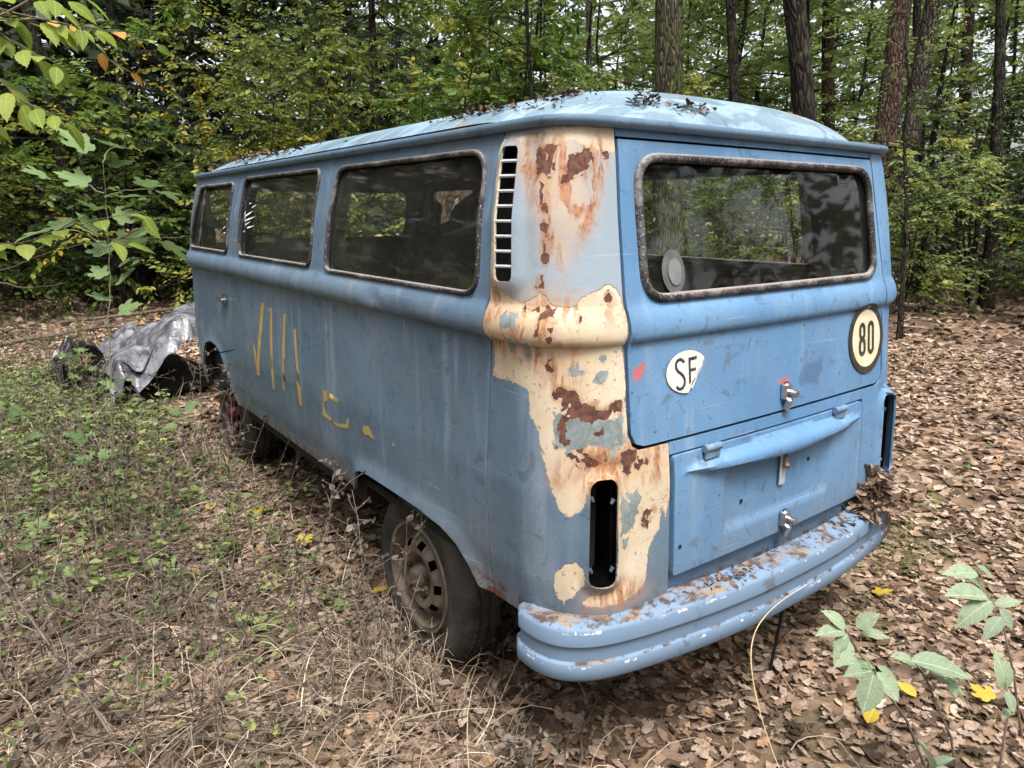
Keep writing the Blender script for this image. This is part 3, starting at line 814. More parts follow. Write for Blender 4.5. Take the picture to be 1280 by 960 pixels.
# suction-cup disc on the rear glass
dsc = decal(circ(.455, 1.362, .044, .058, 28), (), -.006, .03); dsc2 = decal(circ(.452, 1.362, .026, .036, 24), (), -.003, .03)
M_FILM = simple('milky_film', (.07, .07, .073), (.11, .11, .115), 20, .35)
M_FILM2 = simple('pale_film', (.12, .12, .125), (.17, .17, .18), 20, .35)
mat_mesh('suction_disc', [([dsc], M_FILM), ([dsc2], M_FILM2)], tailgate)

def lock(s, z, parent, off):
    c = Vector(surf(s, z, off)); m_ = Mesh()
    m_.box(c + Vector((0, -.010, 0)), (.034, .022, .060), None, .008)
    m_.tube([c + Vector((.012, -.018, -.004)), c + Vector((.012, -.042, -.006))], .012, 12)
    m_.box(c + Vector((.004, -.018, -.040)), (.020, .020, .050), Matrix.Rotation(.35, 3, 'X'), .007)
    m_.build('lock_handle', M_CHROME, parent)
lock(-.012, .976, tailgate, .002)

# --- engine lid
lid_pl = rounded(box_poly(-.492, .494, .518, .868), .008, 3)
def lid_fn(Q):
    s_, z_ = Q[:, 0], Q[:, 1]
    # pressed number-plate field
    inx = smooth01((.285 - np.abs(s_)) / .02); inz = smooth01((z_ - .585) / .03) * smooth01((.80 - z_) / .02)
    o = -.010 * inx * inz
    # swept brow over the field, tapering to both ends
    t = np.clip(np.abs(s_ + .008) / .475, 0, 1)
    hw = .030 * np.clip(1 - t ** 1.7, 0, 1) + .005
    zc = .818
    u_ = np.clip((z_ - zc) / hw, -1, 1)
    brow = np.where(u_ > 0, np.sqrt(np.clip(1 - u_ ** 2, 0, 1)), np.clip(1 - (-u_) ** 4, 0, 1))
    o = o + .048 * (1 - t ** 1.7) ** .8 * brow * (np.abs(s_ + .008) < .475)
    return o
lid = panel('engine_lid', lid_pl, [], M_LID, van, d=.010, off=.006, thick=.022, fn=lid_fn)
lock(-.012, .565, lid, .006)
for s_ in (.348, -.324):
    c = Vector(surf(s_, .870, .012)); a = Vector(surf(s_ + .034, .870, .016)); e_ = Vector(surf(s_ - .034, .870, .016))
    Mesh().tube([a, e_], .011, 10).box(c + Vector((0, -.004, -.016)), (.062, .010, .034), None, .003).build('lid_hinge', M_PILLAR, lid)
c = Vector(surf(-.004, .745, .006))
Mesh().box(c + Vector((0, -.002, -.01)), (.030, .003, .115)).build('tape_strip', M_TAPE, lid)
Mesh().box(c + Vector((.002, -.008, .012)), (.020, .016, .046), None, .005).tube([c + Vector((-.002, -.012, .002)), c + Vector((-.004, -.024, -.004))], .008, 8).build('plate_lamp_bracket', simple('rusty_steel', (.10, .045, .025), (.24, .19, .15), 40, .7), lid)
for (s_, z_) in ((.19, .665), (-.165, .725), (.47, .60)):
    c = Vector(surf(s_, z_, .0005 - (.004 if abs(s_) < .3 else -.004)))
    Mesh().tube([c + Vector((0, -.0025, 0)), c + Vector((0, .004, 0))], .007, 10).build('bolt_hole', M_DARK, lid)
for (s_, z_, r_) in ((-.575, .60, .014), (-.556, .615, .008)):
    c = Vector(surf(s_, z_, .001)); Mesh().tube([c + Vector((0, -.002, 0)), c + Vector((0, .004, 0))], r_, 10).build('rust_hole', M_DARK, van)

# --- roof and rain gutter
def gutter_line(off, z, step=.05):
    s_ = np.concatenate([np.arange(0, A5, step), [A5]])
    L_ = surf(s_, np.full(len(s_), 1.735), off); Rr = surf(-s_[1:-1][::-1], np.full(len(s_) - 2, 1.735), off)
    P_ = np.concatenate([L_, Rr]); P_[:, 2] = z
    return P_
prof = [(-.01, 1.722), (.016, 1.721), (.027, 1.727), (.030, 1.737), (.026, 1.746), (.020, 1.744), (.014, 1.737), (-.01, 1.737)]
rings = [gutter_line(o, z) for o, z in prof]
n_ = len(rings[0]); V = np.concatenate(rings); F = []
for k in range(len(prof) - 1):
    for i in range(n_):
        j = (i + 1) % n_; F.append((k * n_ + i, k * n_ + j, (k + 1) * n_ + j, (k + 1) * n_ + i))
add_obj('rain_gutter', mesh_np('rain_gutter', V, F), M_PILLAR, van, 50)
ro = gutter_line(.006, 1.74)[:, :2]
def roof_z(x, y):
    u_ = np.abs(x) / .80
    v_ = np.where(y < 1.0, np.clip((.62 - y) / .50, 0, 1), np.clip((y - 2.9) / .95, 0, 1))
    return 1.738 + .140 * np.clip(1 - (u_ ** 3.2 + v_ ** 4), 0, 1) ** .8
Q, T = cdt_fill([tuple(p) for p in ro], (), .025)
V = np.column_stack([Q, roof_z(Q[:, 0], Q[:, 1])])
add_obj('roof', mesh_np('roof', V, T), M_ROOF, van)
V2 = V.copy(); V2[:, 2] -= .03; V2[:, :2] = (V2[:, :2] - np.array([0, 1.95])) * .97 + np.array([0, 1.95])
add_obj('headlining', mesh_np('headlining', V2, T[:, ::-1]), M_LINING, van)

# --- interior
lin_pl = [(1.05, .46), (4.45, .46), (4.40, 1.72), (.66, 1.72), (.66, 1.29), (1.05, 1.29)]
def grow(poly, k):
    c = np.mean(poly, axis=0); return [tuple(c + (np.array(p) - c) * k) for p in poly]
for mir in (False, True):
    panel('interior_lining', lin_pl, [grow(R_WIN, .97), grow(M_WIN, .97), grow(D_WIN, .97)], M_VINYL, van, d=.06, off=-.062, mirror=mir, rim=False)
    # chrome strip under the rear side window, inside
    q = np.array([(1.20, 1.285), (2.22, 1.285)]); P_ = surf((-1 if mir else 1) * np.linspace(1.19, 2.22, 12), np.full(12, 1.288), -.066)
    Mesh().tube(P_, .006, 6).build('interior_trim', M_CHROME, van)
Mesh().box((0, 2.0, .455), (1.62, 3.4, .03)).build('floor_pan', M_DARK, van, False)
Mesh().box((0, .52, .72), (1.58, .84, .46), None, .03).build('engine_deck', M_VINYL, van)
def bench(y, ztop, w, x=0, name='bench_seat'):
    s_ = Mesh().box((x, y + .26, .70), (w, .50, .15), None, .05).box((x, y - .02, (ztop + .68) / 2), (w, .13, ztop - .68), Matrix.Rotation(-.12, 3, 'X'), .05).box((x, y + .26, .55), (w * .9, .40, .18), None, .01)
    return s_.build(name, M_VINYL, van)
bench(1.10, 1.17, 1.30)
bench(2.55, 1.385, 1.44)
bench(3.15, 1.28, .48, -.42, 'driver_seat')
bench(3.15, 1.28, .48, .42, 'passenger_seat')
Mesh().box((0, 3.78, 1.16), (1.45, .30, .22), None, .05).build('dashboard', M_VINYL, van)
sw = [(-.42 + .2 * math.cos(a), 3.52 + .10 * math.sin(a), 1.22 + .16 * math.sin(a)) for a in np.linspace(0, 2 * math.pi, 24, endpoint=False)]
Mesh().tube(sw, .012, 6, False, True).tube([(-.42, 3.52, 1.22), (-.42, 3.70, 1.0)], .02, 8).build('steering_wheel', M_VINYL, van)

# --- chassis
Mesh().box((0, 2.1, .36), (1.02, 3.6, .16), None, .02).box((0, .42, .33), (1.0, .55, .2), None, .04).build('chassis', M_DARK, van)
for x_ in (-.66, .66):
    Mesh().box((x_, 2.1, .40), (.30, 1.6, .08)).build('sill_beam', M_DARK, van, False)
Mesh().tube([(-.7, .905, .215), (.7, .905, .215)], .035, 10).build('rear_axle', M_DARK, van)
Mesh().tube([(-.7, 3.33, .27), (.7, 3.33, .27)], .03, 10).build('front_axle', M_DARK, van)

# --- wheels
def tyre_profile(R, r, w):
    return [(r - .01, .012), (r + .006, .002), (r + .02, -.004), (r + .045, .010), (R - .055, .014), (R - .028, .006), (R - .012, -.008), (R - .004, -.020),
            (R, -.030), (R, -.048), (R - .008, -.050), (R - .008, -.056), (R, -.058), (R, -.085), (R - .008, -.087), (R - .008, -.093), (R, -.095), (R, -.120), (R - .004, -.132), (R - .02, -.150), (R - .055, -.164), (r + .02, -.150), (r, -.14)]
def wheel(cx, cy_, cz, side, rim_mat, zscale=.97):
    """cx: x of the outer rim face; side -1 left, +1 right"""
    w = empty('wheel', (0, 0, 0)); w.parent = van; w.matrix_parent_inverse = Matrix.Translation(-van.location)
    R, r = .328, .202
    V, F = lathe(tyre_profile(R, r, .17), 72, (0, 0, 0), side)
    V = np.array(V)
    # lateral cuts in the tread
    a = np.arctan2(V[:, 2], V[:, 1]); rr = np.hypot(V[:, 1], V[:, 2])
    V[:, 2] = np.where(V[:, 2] < -.24, -.24 + (V[:, 2] + .24) * .62, V[:, 2])      # standing flat
    V += np.array([cx, cy_, cz])
    F2 = [f if side < 0 else f[::-1] for f in F]
    add_obj('tyre', mesh_np('tyre', V, F2), M_TYRE, w, 35)
    tb = Mesh()
    for k in range(60):
        an = 2 * math.pi * k / 60
        if -2.2 < (an if an < math.pi else an - 2 * math.pi) < -.95: continue
        for (h0, h1) in ((-.034, -.046), (-.061, -.083), (-.097, -.118)):
            c = Vector((cx + side * (h0 + h1) / 2, cy_ + (R + .001) * math.cos(an), cz + (R + .001) * math.sin(an)))
            tb.box(c, (abs(h1 - h0), .020, .008), Matrix.Rotation(an - math.pi / 2, 3, 'X'))
    tb.build('tread_blocks', M_TYRE, w, False)
    # rim: flange and dished disc with slots, lug bolts and hub
    V, F = lathe([(r + .008, .006), (r + .006, .014), (r - .004, .012), (r - .012, -.004), (r - .018, -.035), (r - .030, -.040)], 56, (cx, cy_, cz), side)
    add_obj('rim_flange', mesh_np('rim_flange', V, F), rim_mat, w, 50)
    R0 = r - .028
    Lc = 2 * math.pi
    strip = [(0, .05), (Lc, .05), (Lc, R0), (0, R0)]
    holes = []
    for k in range(9):
        t = (k + .5) / 9 * Lc
        holes.append(rounded([(t - .16, .118), (t + .16, .118), (t + .12, .142), (t - .12, .142)], .006, 3))
    # triangulate in (angle*0.1, radius) space
    K = .12
    Q, T = cdt_fill([(a * K, b) for a, b in strip], [[(a * K, b) for a, b in h] for h in holes], .014)
    th = Q[:, 0] / K; rr = Q[:, 1]
    hgt = -.040 + .050 * smooth01((R0 - rr) / .055) - .030 * smooth01((.10 - rr) / .05)
    V = np.column_stack([cx + side * hgt, cy_ + rr * np.cos(th), cz + rr * np.sin(th)])
    add_obj('rim_disc', mesh_np('rim_disc', V, T), rim_mat, w)
    hb = Mesh()
    Vh, Fh = lathe([(.0005, .036), (.02, .034), (.034, .026), (.042, .008), (.05, -.02)], 24, (cx, cy_, cz), side); hb.add(Vh, Fh)
    hb.build('hub', rim_mat, w)
    for k in range(5):
        a_ = 2 * math.pi * k / 5 + .3
        c = Vector((cx + side * -.005, cy_ + .072 * math.cos(a_), cz + .072 * math.sin(a_)))
        Mesh().tube([c, c + Vector((side * .022, 0, 0))], .010, 6).build('lug_bolt', M_DARK, w)
    Vd, Fd = lathe([(.001, -.10), (.15, -.10), (.16, -.04)], 24, (cx, cy_, cz), side)
    add_obj('brake_drum', mesh_np('brake_drum', Vd, Fd), M_DARK, w)
    return w
wheel(-.795, .905, .205, -1, M_RIM)
wheel(.795, .905, .205, 1, M_RIM)
wheel(-.785, 3.33, .275, -1, M_REDRIM)
wheel(.785, 3.33, .275, 1, M_REDRIM)

# --- rear bumper swept round the tail
path = np.array([(0, -.128), (-.2, -.124), (-.4, -.107), (-.585, -.080), (-.70, -.056), (-.78, -.030), (-.835, .004), (-.870, .045), (-.888, .095), (-.892, .150), (-.886, .205)])
tt = np.linspace(0, 1, len(path)); t2 = np.linspace(0, 1, 61)
cs = np.zeros((61, 2))
for k in (0, 1):     # Catmull-Rom
    pk = np.concatenate([[2 * path[0, k] - path[1, k] if k == 1 else -path[1, k]], path[:, k], [2 * path[-1, k] - path[-2, k]]])
    u_ = t2 * (len(path) - 1); i_ = np.minimum(u_.astype(int), len(path) - 2); f_ = u_ - i_
    p0, p1, p2, p3 = pk[i_], pk[i_ + 1], pk[i_ + 2], pk[i_ + 3]
    cs[:, k] = .5 * ((2 * p1) + (-p0 + p2) * f_ + (2 * p0 - 5 * p1 + 4 * p2 - p3) * f_ ** 2 + (-p0 + 3 * p1 - 3 * p2 + p3) * f_ ** 3)
full = np.concatenate([cs[::-1], (cs * np.array([-1, 1]))[1:]])
Tn = np.gradient(full, axis=0); Tn /= np.linalg.norm(Tn, axis=1, keepdims=True)
Nn = np.stack([Tn[:, 1], -Tn[:, 0]], 1)
Nn *= -np.sign((Nn * (full - np.array([0, 1.0]))).sum(1))[:, None] * -1
bprof = [(-.085, .350), (-.085, .468), (-.014, .462), (-.004, .457), (.001, .449), (.001, .409), (-.008, .405), (-.008, .360), (.002, .356), (.005, .349), (.005, .316), (-.003, .305), (-.018, .300), (-.05, .300), (-.05, .33)]
m_ = len(bprof); V = []; F = []
nseg = len(full)
for i in range(nseg):
    endk = min(i, nseg - 1 - i); sc = min(1.0, .35 + endk * .16)
    for (o, z) in bprof:
        p = full[i] + Nn[i] * (o - (1 - sc) * .03); zz = .385 + (z - .385) * (1 if sc >= 1 else .82 + .18 * sc)
        V.append((p[0], p[1], zz))
for i in range(nseg - 1):
    for k in range(m_):
        l = (k + 1) % m_; F.append((i * m_ + k, i * m_ + l, (i + 1) * m_ + l, (i + 1) * m_ + k))
F.append(tuple(range(m_))); F.append(tuple(reversed(range((nseg - 1) * m_, nseg * m_))))
bmp = add_obj('rear_bumper', mesh_np('rear_bumper', V, F), M_BUMP, van, 40)
for x_ in (-.45, .45):
    Mesh().box((x_, .02, .40), (.06, .16, .05)).build('bumper_bracket', M_DARK, van)
c = Vector((-.70, .012, .470)); Mesh().tube([c, c + Vector((0, 0, .006))], .014, 10).build('bumper_bolt', M_BUMP, bmp)

# ------------------------------------------------------------------ ground
def gz(x, y):
    x = np.asarray(x, float); y = np.asarray(y, float)
    t = np.clip((y - 1.2) / 3.6, 0, 1)
    z = -.097 + .085 * t * t * (3 - 2 * t)
    z = z + .012 * np.sin(1.7 * x + .6) * np.sin(1.3 * y + .4) + .008 * np.sin(4.1 * x + 2.0 * y)
    far = np.clip((np.hypot(x, y - 2) - 5) / 10, 0, 1)
    return z + far * (.10 * np.sin(.35 * x + 1.0) * np.sin(.28 * y) + .05 * np.sin(.9 * x - .5 * y))

def ground_mat():
    b = NB('forest_soil')
    v1 = b.vor(16, 'F1', out='Color', vec=b.map())
    cx = b.n('SeparateColor', Color=v1).outputs
    col = b.mix(b.ramp(cx[0], .1, .9), (.060, .036, .024), (.21, .135, .092))
    col = b.mix(b.m('MULTIPLY', b.ramp(cx[1], .6, .9), .7), col, (.27, .19, .14))
    col = b.mix(b.ramp(b.noise(2.0, 5), .45, .7), col, (.075, .05, .033))
    col = b.mix(b.m('MULTIPLY', b.ramp(b.noise(.6, 4), .5, .7), .3), col, (.07, .085, .03))
    h = b.m('ADD', b.vor(16), b.m('MULTIPLY', b.noise(40, 4), .4))
    return b.done(b.principled(col, .95, 0, .2, b.bump(h, .03, .8)))
g1 = np.concatenate([-np.geomspace(90, 6, 22), np.linspace(-5.6, 12, 120), np.geomspace(12.6, 90, 22)])
gx, gy = np.meshgrid(g1, g1 + 2, indexing='ij')
V = np.stack([gx.ravel(), gy.ravel(), gz(gx, gy).ravel()], 1)
n_ = len(g1); ii = np.arange(n_ * n_).reshape(n_, n_)
F = np.stack([ii[:-1, :-1].ravel(), ii[1:, :-1].ravel(), ii[1:, 1:].ravel(), ii[:-1, 1:].ravel()], 1)
floor = tag(add_obj('forest_floor', mesh_np('forest_floor', V, F), ground_mat()), kind='structure')

# ------------------------------------------------------------------ leaves
def leaf_mat(name, stops, trans=.45, rough=.5, spec=.35, grain=False):
    """stops: list of (pos, colour) over the per-leaf 'tint'"""
    b = NB(name)
    t = b.attr('tint')
    cr = b.n('ValToRGB', Fac=t)
    el = cr.color_ramp.elements
    el[0].position, el[0].color = stops[0][0], (*stops[0][1], 1)
    el[1].position, el[1].color = stops[-1][0], (*stops[-1][1], 1)
    for p, c in stops[1:-1]:
        e = el.new(p); e.color = (*c, 1)
    col = cr.outputs[0]
    if grain: col = b.mix(b.ramp(b.noise(55, 3, .7), .35, .7), col, b.mix(.5, col, (.03, .02, .014)))
    if trans <= 0:
        return b.done(b.principled(col, rough, 0, spec))
    p = b.principled(col, rough, 0, spec)
    tr = b.n('BsdfTranslucent', Color=b.mix(.5, col, (.30, .42, .06), 'MULTIPLY') if False else col).outputs[0]
    mx = b.n('MixShader', Fac=trans); b.set(mx.inputs[1], p); b.set(mx.inputs[2], tr)
    return b.done(mx.outputs[0])

LEAF6 = np.array([(0, 0, 0), (.32, .25, .05), (.70, .20, .04), (1, 0, -.06), (.70, -.20, .04), (.32, -.25, .05)])
F6 = np.array([(0, 3, 2, 1), (0, 5, 4, 3)])
LEAF4 = np.array([(0, 0, 0), (.48, .27, .05), (1, 0, -.03), (.48, -.27, .05)])
F4 = np.array([(0, 2, 1), (0, 3, 2)])
def oak_template(seed, oval=False):
    r_ = np.random.default_rng(seed)
    if oval:
        o = [(0, 0), (.2, .15), (.45, .24), (.75, .18), (1, 0), (.75, -.18), (.45, -.24), (.2, -.15)]
    else:
        o = [(0, 0), (.14, .08), (.24, .20), (.34, .12), (.50, .27), (.60, .15), (.78, .22), (.88, .10), (1, 0), (.88, -.10), (.77, -.22), (.62, -.14), (.50, -.27), (.36, -.12), (.24, -.20), (.14, -.08)]
    P = np.array([(a + r_.normal(0, .015), c * (1 + r_.normal(0, .1)), 0) for a, c in o])
    curl, cup = r_.uniform(-.5, .9), r_.uniform(-.6, 1.4)
    P[:, 2] = curl * (P[:, 0] - .45) ** 2 * .9 + cup * P[:, 1] ** 2 * 2.2 + r_.normal(0, .025, len(P))
    c = np.array([[.45, 0, -.01]])
    P = np.concatenate([P, c]); n = len(P) - 1
    return P, np.array([(n, i, (i + 1) % n) for i in range(n)])

def frames(D, U):
    D = D / (np.linalg.norm(D, axis=1, keepdims=True) + 1e-9)
    Yv = np.cross(U, D); Yv /= np.linalg.norm(Yv, axis=1, keepdims=True) + 1e-9
    Zv = np.cross(D, Yv)
    return D, Yv, Zv

def leaves_np(pos, D, U, size, tint, tpl, tf):
    X, Yv, Zv = frames(D, U)
    n, k = len(pos), len(tpl)
    V = pos[:, None, :] + size[:, None, None] * (tpl[None, :, 0:1] * X[:, None] + tpl[None, :, 1:2] * Yv[:, None] + tpl[None, :, 2:3] * Zv[:, None])
    F = (np.arange(n) * k)[:, None, None] + tf[None]
    return V.reshape(-1, 3), F.reshape(-1, tf.shape[1]), np.repeat(tint, k)

def merge(parts):
    V = []; F = []; T = []; b = 0
    for v, f, t in parts:
        V.append(v); F.append(f + b); T.append(t); b += len(v)
    return np.concatenate(V), np.concatenate(F), np.concatenate(T)

def leaf_mesh(name, parts, mat, smooth=False):
    V, F, T = merge(parts)
    me = mesh_np(name, V, F, smooth)
    at = me.attributes.new('tint', 'FLOAT', 'POINT'); at.data.foreach_set('value', T.astype(np.float32))
    me.materials.append(mat)
    return me

M_LITTER = leaf_mat('dead_leaves', [(0, (.040, .027, .019)), (.22, (.115, .076, .050)), (.42, (.25, .172, .122)), (.62, (.36, .265, .20)), (.74, (.45, .355, .28)), (.84, (.34, .19, .095)), (.92, (.52, .45, .37)), (1, (.19, .16, .10))], .12, .75, .2, True)
# camera position and view axes; litter and wood are laid out around them
VIEW_AXIS = np.array([.594, .804]); VIEW_SIDE = np.array([.804, -.594]); EYE_XY = np.array([-1.94, -1.22])
def scatter(r0, r1, n, half=1.0, seed=0):
    g = np.random.default_rng(seed)
    r_ = np.sqrt(g.uniform(r0 * r0, r1 * r1, n)); a = g.uniform(-half, half, n)
    P = EYE_XY + r_[:, None] * (np.cos(a)[:, None] * VIEW_AXIS + np.sin(a)[:, None] * VIEW_SIDE)
    return P
def litter_parts(P, seed, smin, smax, tpls, lift=.03, tilt=.45):
    g = np.random.default_rng(seed); parts = []
    n = len(P); which = g.integers(0, len(tpls), n)
    pos = np.column_stack([P, gz(P[:, 0], P[:, 1]) + .004 + lift * g.beta(1.2, 3, n)])
    a = g.uniform(0, 2 * math.pi, n)
    D = np.column_stack([np.cos(a), np.sin(a), g.normal(0, tilt * .6, n)])
    U = np.column_stack([g.normal(0, tilt, n), g.normal(0, tilt, n), np.where(g.random(n) < .4, -1., 1.)])
    size = g.uniform(smin, smax, n)
    patch = .12 * np.sin(P[:, 0] * 2.3 + 1) * np.sin(P[:, 1] * 1.9) + .08 * np.sin(P[:, 0] * 6 + P[:, 1] * 4)
    tint = np.clip(g.beta(1.3, 1.5, n) * .98 + patch * .8, 0, 1)
    for k, (tp, tf) in enumerate(tpls):
        m = which == k
        if m.any(): parts.append(leaves_np(pos[m], D[m], U[m], size[m], tint[m], tp, tf))
    return parts
OAK = [oak_template(i) for i in range(9)] + [oak_template(20 + i, True) for i in range(5)]
OAKF = []
for i in range(5):
    p = LEAF6.copy(); p[:, 2] *= (-1.5, 1, 3, 4, -3)[i]; p[:, 1] *= 1.25; OAKF.append((p, np.array([(0, 3, 2), (0, 2, 1), (0, 5, 4), (0, 4, 3)])))
near = litter_parts(scatter(.7, 4.6, 27000, 1.05, 1), 11, .024, .078, OAK, .022, .24)
add_obj('leaf_litter', leaf_mesh('leaf_litter', near, M_LITTER))
tag(bpy.data.objects['leaf_litter'], 'brown dead oak leaves carpeting the ground around the van', 'leaf litter', kind='stuff')
far_ = litter_parts(scatter(4.6, 10, 26000, .95, 2), 12, .045, .09, OAKF, .02, .26) + litter_parts(scatter(10, 24, 24000, .9, 3), 13, .08, .16, OAKF, .03)
o = add_obj('far_leaf_litter', leaf_mesh('far_leaf_litter', far_, M_LITTER))
tag(o, 'brown dead leaves covering the clearing beyond the van', 'leaf litter', kind='stuff')

# dry grass and broken twigs on the left bank and in the foreground
M_STRAW = leaf_mat('straw', [(0, (.07, .05, .038)), (.35, (.20, .15, .11)), (.7, (.36, .295, .215)), (1, (.54, .46, .35))], 0, .7, .2)
M_TWIG = simple('grey_brown_twig', (.055, .040, .030), (.14, .10, .075), 30, .85)
def blades(P, seed, L0, L1, w, flat=.5):
    g = np.random.default_rng(seed); n = len(P); k = 6
    a = g.uniform(0, 2 * math.pi, n); L = g.uniform(L0, L1, n); up = np.clip(g.normal(flat, .35, n), .03, 1.3)
    t = np.linspace(0, 1, k)
    bend = g.normal(0, .9, n)
    ang = a[:, None] + bend[:, None] * t[None]
    hor = L[:, None] * np.cumsum(np.cos(up)[:, None] * np.ones((n, k)), 1) / k
    zz = L[:, None] * (np.sin(up)[:, None] * t - (.55 * np.sin(up) + .1)[:, None] * t ** 2.2)
    dx = np.cumsum(np.cos(ang), 1) * (L * np.cos(up))[:, None] / k; dy = np.cumsum(np.sin(ang), 1) * (L * np.cos(up))[:, None] / k
    X = P[:, 0:1] + dx; Y = P[:, 1:2] + dy; Z = gz(P[:, 0], P[:, 1])[:, None] + .01 + np.maximum(zz, -.0) + .02 * g.random(n)[:, None]
    C = np.stack([X, Y, Z], -1)
    ww = (w * g.uniform(.5, 1.4, n))[:, None, None] * (1 - .6 * t)[None, :, None]
    sidev = np.stack([-np.sin(ang), np.cos(ang), g.normal(0, .8, (n, 1)) * np.ones((n, k))], -1); sidev /= np.linalg.norm(sidev, axis=2, keepdims=True)
    V = np.concatenate([C - ww * sidev, C + ww * sidev], 1).reshape(-1, 3)
    base = (np.arange(n) * 2 * k)[:, None, None]
    q = np.array([(i, i + 1, k + i + 1, k + i) for i in range(k - 1)])
    return V, (base + q[None]).reshape(-1, 4), np.repeat(np.clip(g.beta(2, 2, n), 0, 1), 2 * k)
g = np.random.default_rng(5)
def in_left(n, seed):
    gg = np.random.default_rng(seed)
    P = np.column_stack([gg.uniform(-2.9, -.55, n * 2), gg.uniform(-.2, 6.5, n * 2)])
    keep = (P[:, 0] < -.72 - .10 * gg.random(len(P))) & (gg.random(len(P)) < np.clip(1.15 - .13 * P[:, 1], .25, 1)) & (gg.random(len(P)) < np.clip((-.35 - P[:, 0]) / 1.0, .25, 1))
    return P[keep][:n]
pts_a = in_left(6000, 51)
parts = [blades(pts_a, 52, .10, .34, .0016, .32), blades(in_left(1700, 151), 152, .22, .62, .0017, .95)]
pts_b = np.concatenate([scatter(.9, 3.0, 420, .95, 53)])
parts.append(blades(pts_b, 54, .10, .30, .0015, .25))
# a thick tuft beside the rear wheel
gt = np.random.default_rng(55)
pw = np.column_stack([gt.normal(-.95, .06, 260), gt.normal(.84, .17, 260)])
parts.append(blades(pw, 56, .20, .55, .0017, .95))
pf = np.column_stack([gt.normal(-.95, .06, 120), gt.normal(3.3, .25, 120)])
parts.append(blades(pf, 57, .2, .5, .0018, .9))
o = add_obj('dry_grass', leaf_mesh('dry_grass', parts, M_STRAW)); tag(o, 'pale dry grass and straw tangled on the left bank', 'dry grass', kind='stuff')
# thin green grass by the bumper and in the clearing
M_GRASS = leaf_mat('green_grass', [(0, (.05, .075, .018)), (.5, (.12, .15, .04)), (1, (.24, .23, .09))], .3, .6)
gp = []
for (cx_, cy_, n_, sd) in ((1.55, .2, 200, .16), (1.25, .22, 140, .14), (.72, .06, 70, .12), (2.0, .9, 110, .3), (3.2, 1.0, 110, .5), (2.5, 2.0, 90, .5)):
    gp.append(np.column_stack([gt.normal(cx_, sd, n_), gt.normal(cy_, sd * .7, n_)]))
o = add_obj('grass_tufts', leaf_mesh('grass_tufts', [blades(np.concatenate(gp), 57, .06, .17, .0014, .6)], M_GRASS)); tag(o, 'thin green grass growing through leaves right of the bumper', 'grass', kind='stuff')
# broken twigs lying about
tw = []
gt = np.random.default_rng(58)
LP_ = in_left(340, 600)
for k in range(420):
    p = LP_[k] if k < min(340, len(LP_)) else scatter(1.0, 6.0, 1, .95, 700 + k)[0]
    a = gt.uniform(0, 6.28); L = gt.uniform(.10, .5); m = 5
    t = np.linspace(0, 1, m); wob = np.cumsum(gt.normal(0, .10, m))
    P = np.column_stack([p[0] + L * t * np.cos(a + wob), p[1] + L * t * np.sin(a + wob), np.zeros(m)])
    P[:, 2] = gz(P[:, 0], P[:, 1]) + .025 + gt.uniform(0, .10) * t + gt.uniform(0, .02)
    V, F = tube_np(P, np.linspace(1, .5, m) * gt.uniform(.002, .0055), 5, False)
    tw.append((V, np.array(F), np.full(len(V), .3)))
for k in range(120):
    p = np.array([gt.uniform(-2.4, -1.1), gt.uniform(.6, 2.3)]); a = gt.uniform(-.9, .9) + (math.pi if gt.random() < .5 else 0); L = gt.uniform(.18, .65); m = 6
    t = np.linspace(0, 1, m); wob = np.cumsum(gt.normal(0, .12, m))
    P = np.column_stack([p[0] + L * t * np.cos(a + wob), p[1] + L * t * np.sin(a + wob), np.zeros(m)])
    P[:, 2] = gz(P[:, 0], P[:, 1]) + .03 + gt.uniform(0, .16) * t + gt.uniform(0, .03)
    V, F = tube_np(P, np.linspace(1, .4, m) * gt.uniform(.003, .007), 5, False)
    tw.append((V, np.array(F), np.full(len(V), .3)))
V, F, T_ = merge(tw)
o = add_obj('twig_litter', mesh_np('twig_litter', V, F), M_TWIG); tag(o, 'small broken twigs strewn over the leaves', 'twigs', kind='stuff')

# low green weeds, thickest on the left behind the dry grass
M_WEED = leaf_mat('weed_leaves', [(0, (.06, .095, .028)), (.4, (.13, .18, .06)), (.75, (.23, .28, .11)), (.92, (.33, .34, .14)), (1, (.50, .43, .10))], .35, .6)
gw = np.random.default_rng(61)
wp = []
N_ = 2200
P = np.column_stack([gw.uniform(-3.4, -.9, N_ * 3), gw.uniform(1.2, 6.8, N_ * 3)])
keep = gw.random(len(P)) < np.clip((P[:, 1] - 1.2) / 3.2, .06, 1) * np.clip((-.55 - P[:, 0]) / .9, .08, 1)
P = P[keep][:N_]
P2 = np.concatenate([scatter(1.2, 9, 90, .95, 62), np.column_stack([gw.normal(-1.35, .25, 60), gw.normal(2.2, .5, 60)])])
P = np.concatenate([P, P2])
pos = []; D = []; U = []; S_ = []; Tn_ = []
for (x_, y_) in P:
    h = gw.uniform(.03, .20) * (1 if y_ > 1.6 else .5); m = gw.integers(4, 10); tb_ = gw.random()
    for j in range(m):
        a = gw.uniform(0, 6.28); rr = gw.uniform(.005, .05)
        pos.append((x_ + rr * math.cos(a), y_ + rr * math.sin(a), gz(x_, y_) + .02 + h * gw.random())); D.append((math.cos(a), math.sin(a), gw.uniform(-.2, .5)))
        U.append((gw.normal(0, .25), gw.normal(0, .25), 1)); S_.append(gw.uniform(.018, .052) * (1 + .05 * y_)); Tn_.append(np.clip(tb_ * .8 + gw.normal(0, .12), 0, 1))
o = add_obj('low_weeds', leaf_mesh('low_weeds', [leaves_np(np.array(pos), np.array(D), np.array(U), np.array(S_), np.array(Tn_), LEAF6 * np.array([1, 1.5, 1]), F6)], M_WEED))
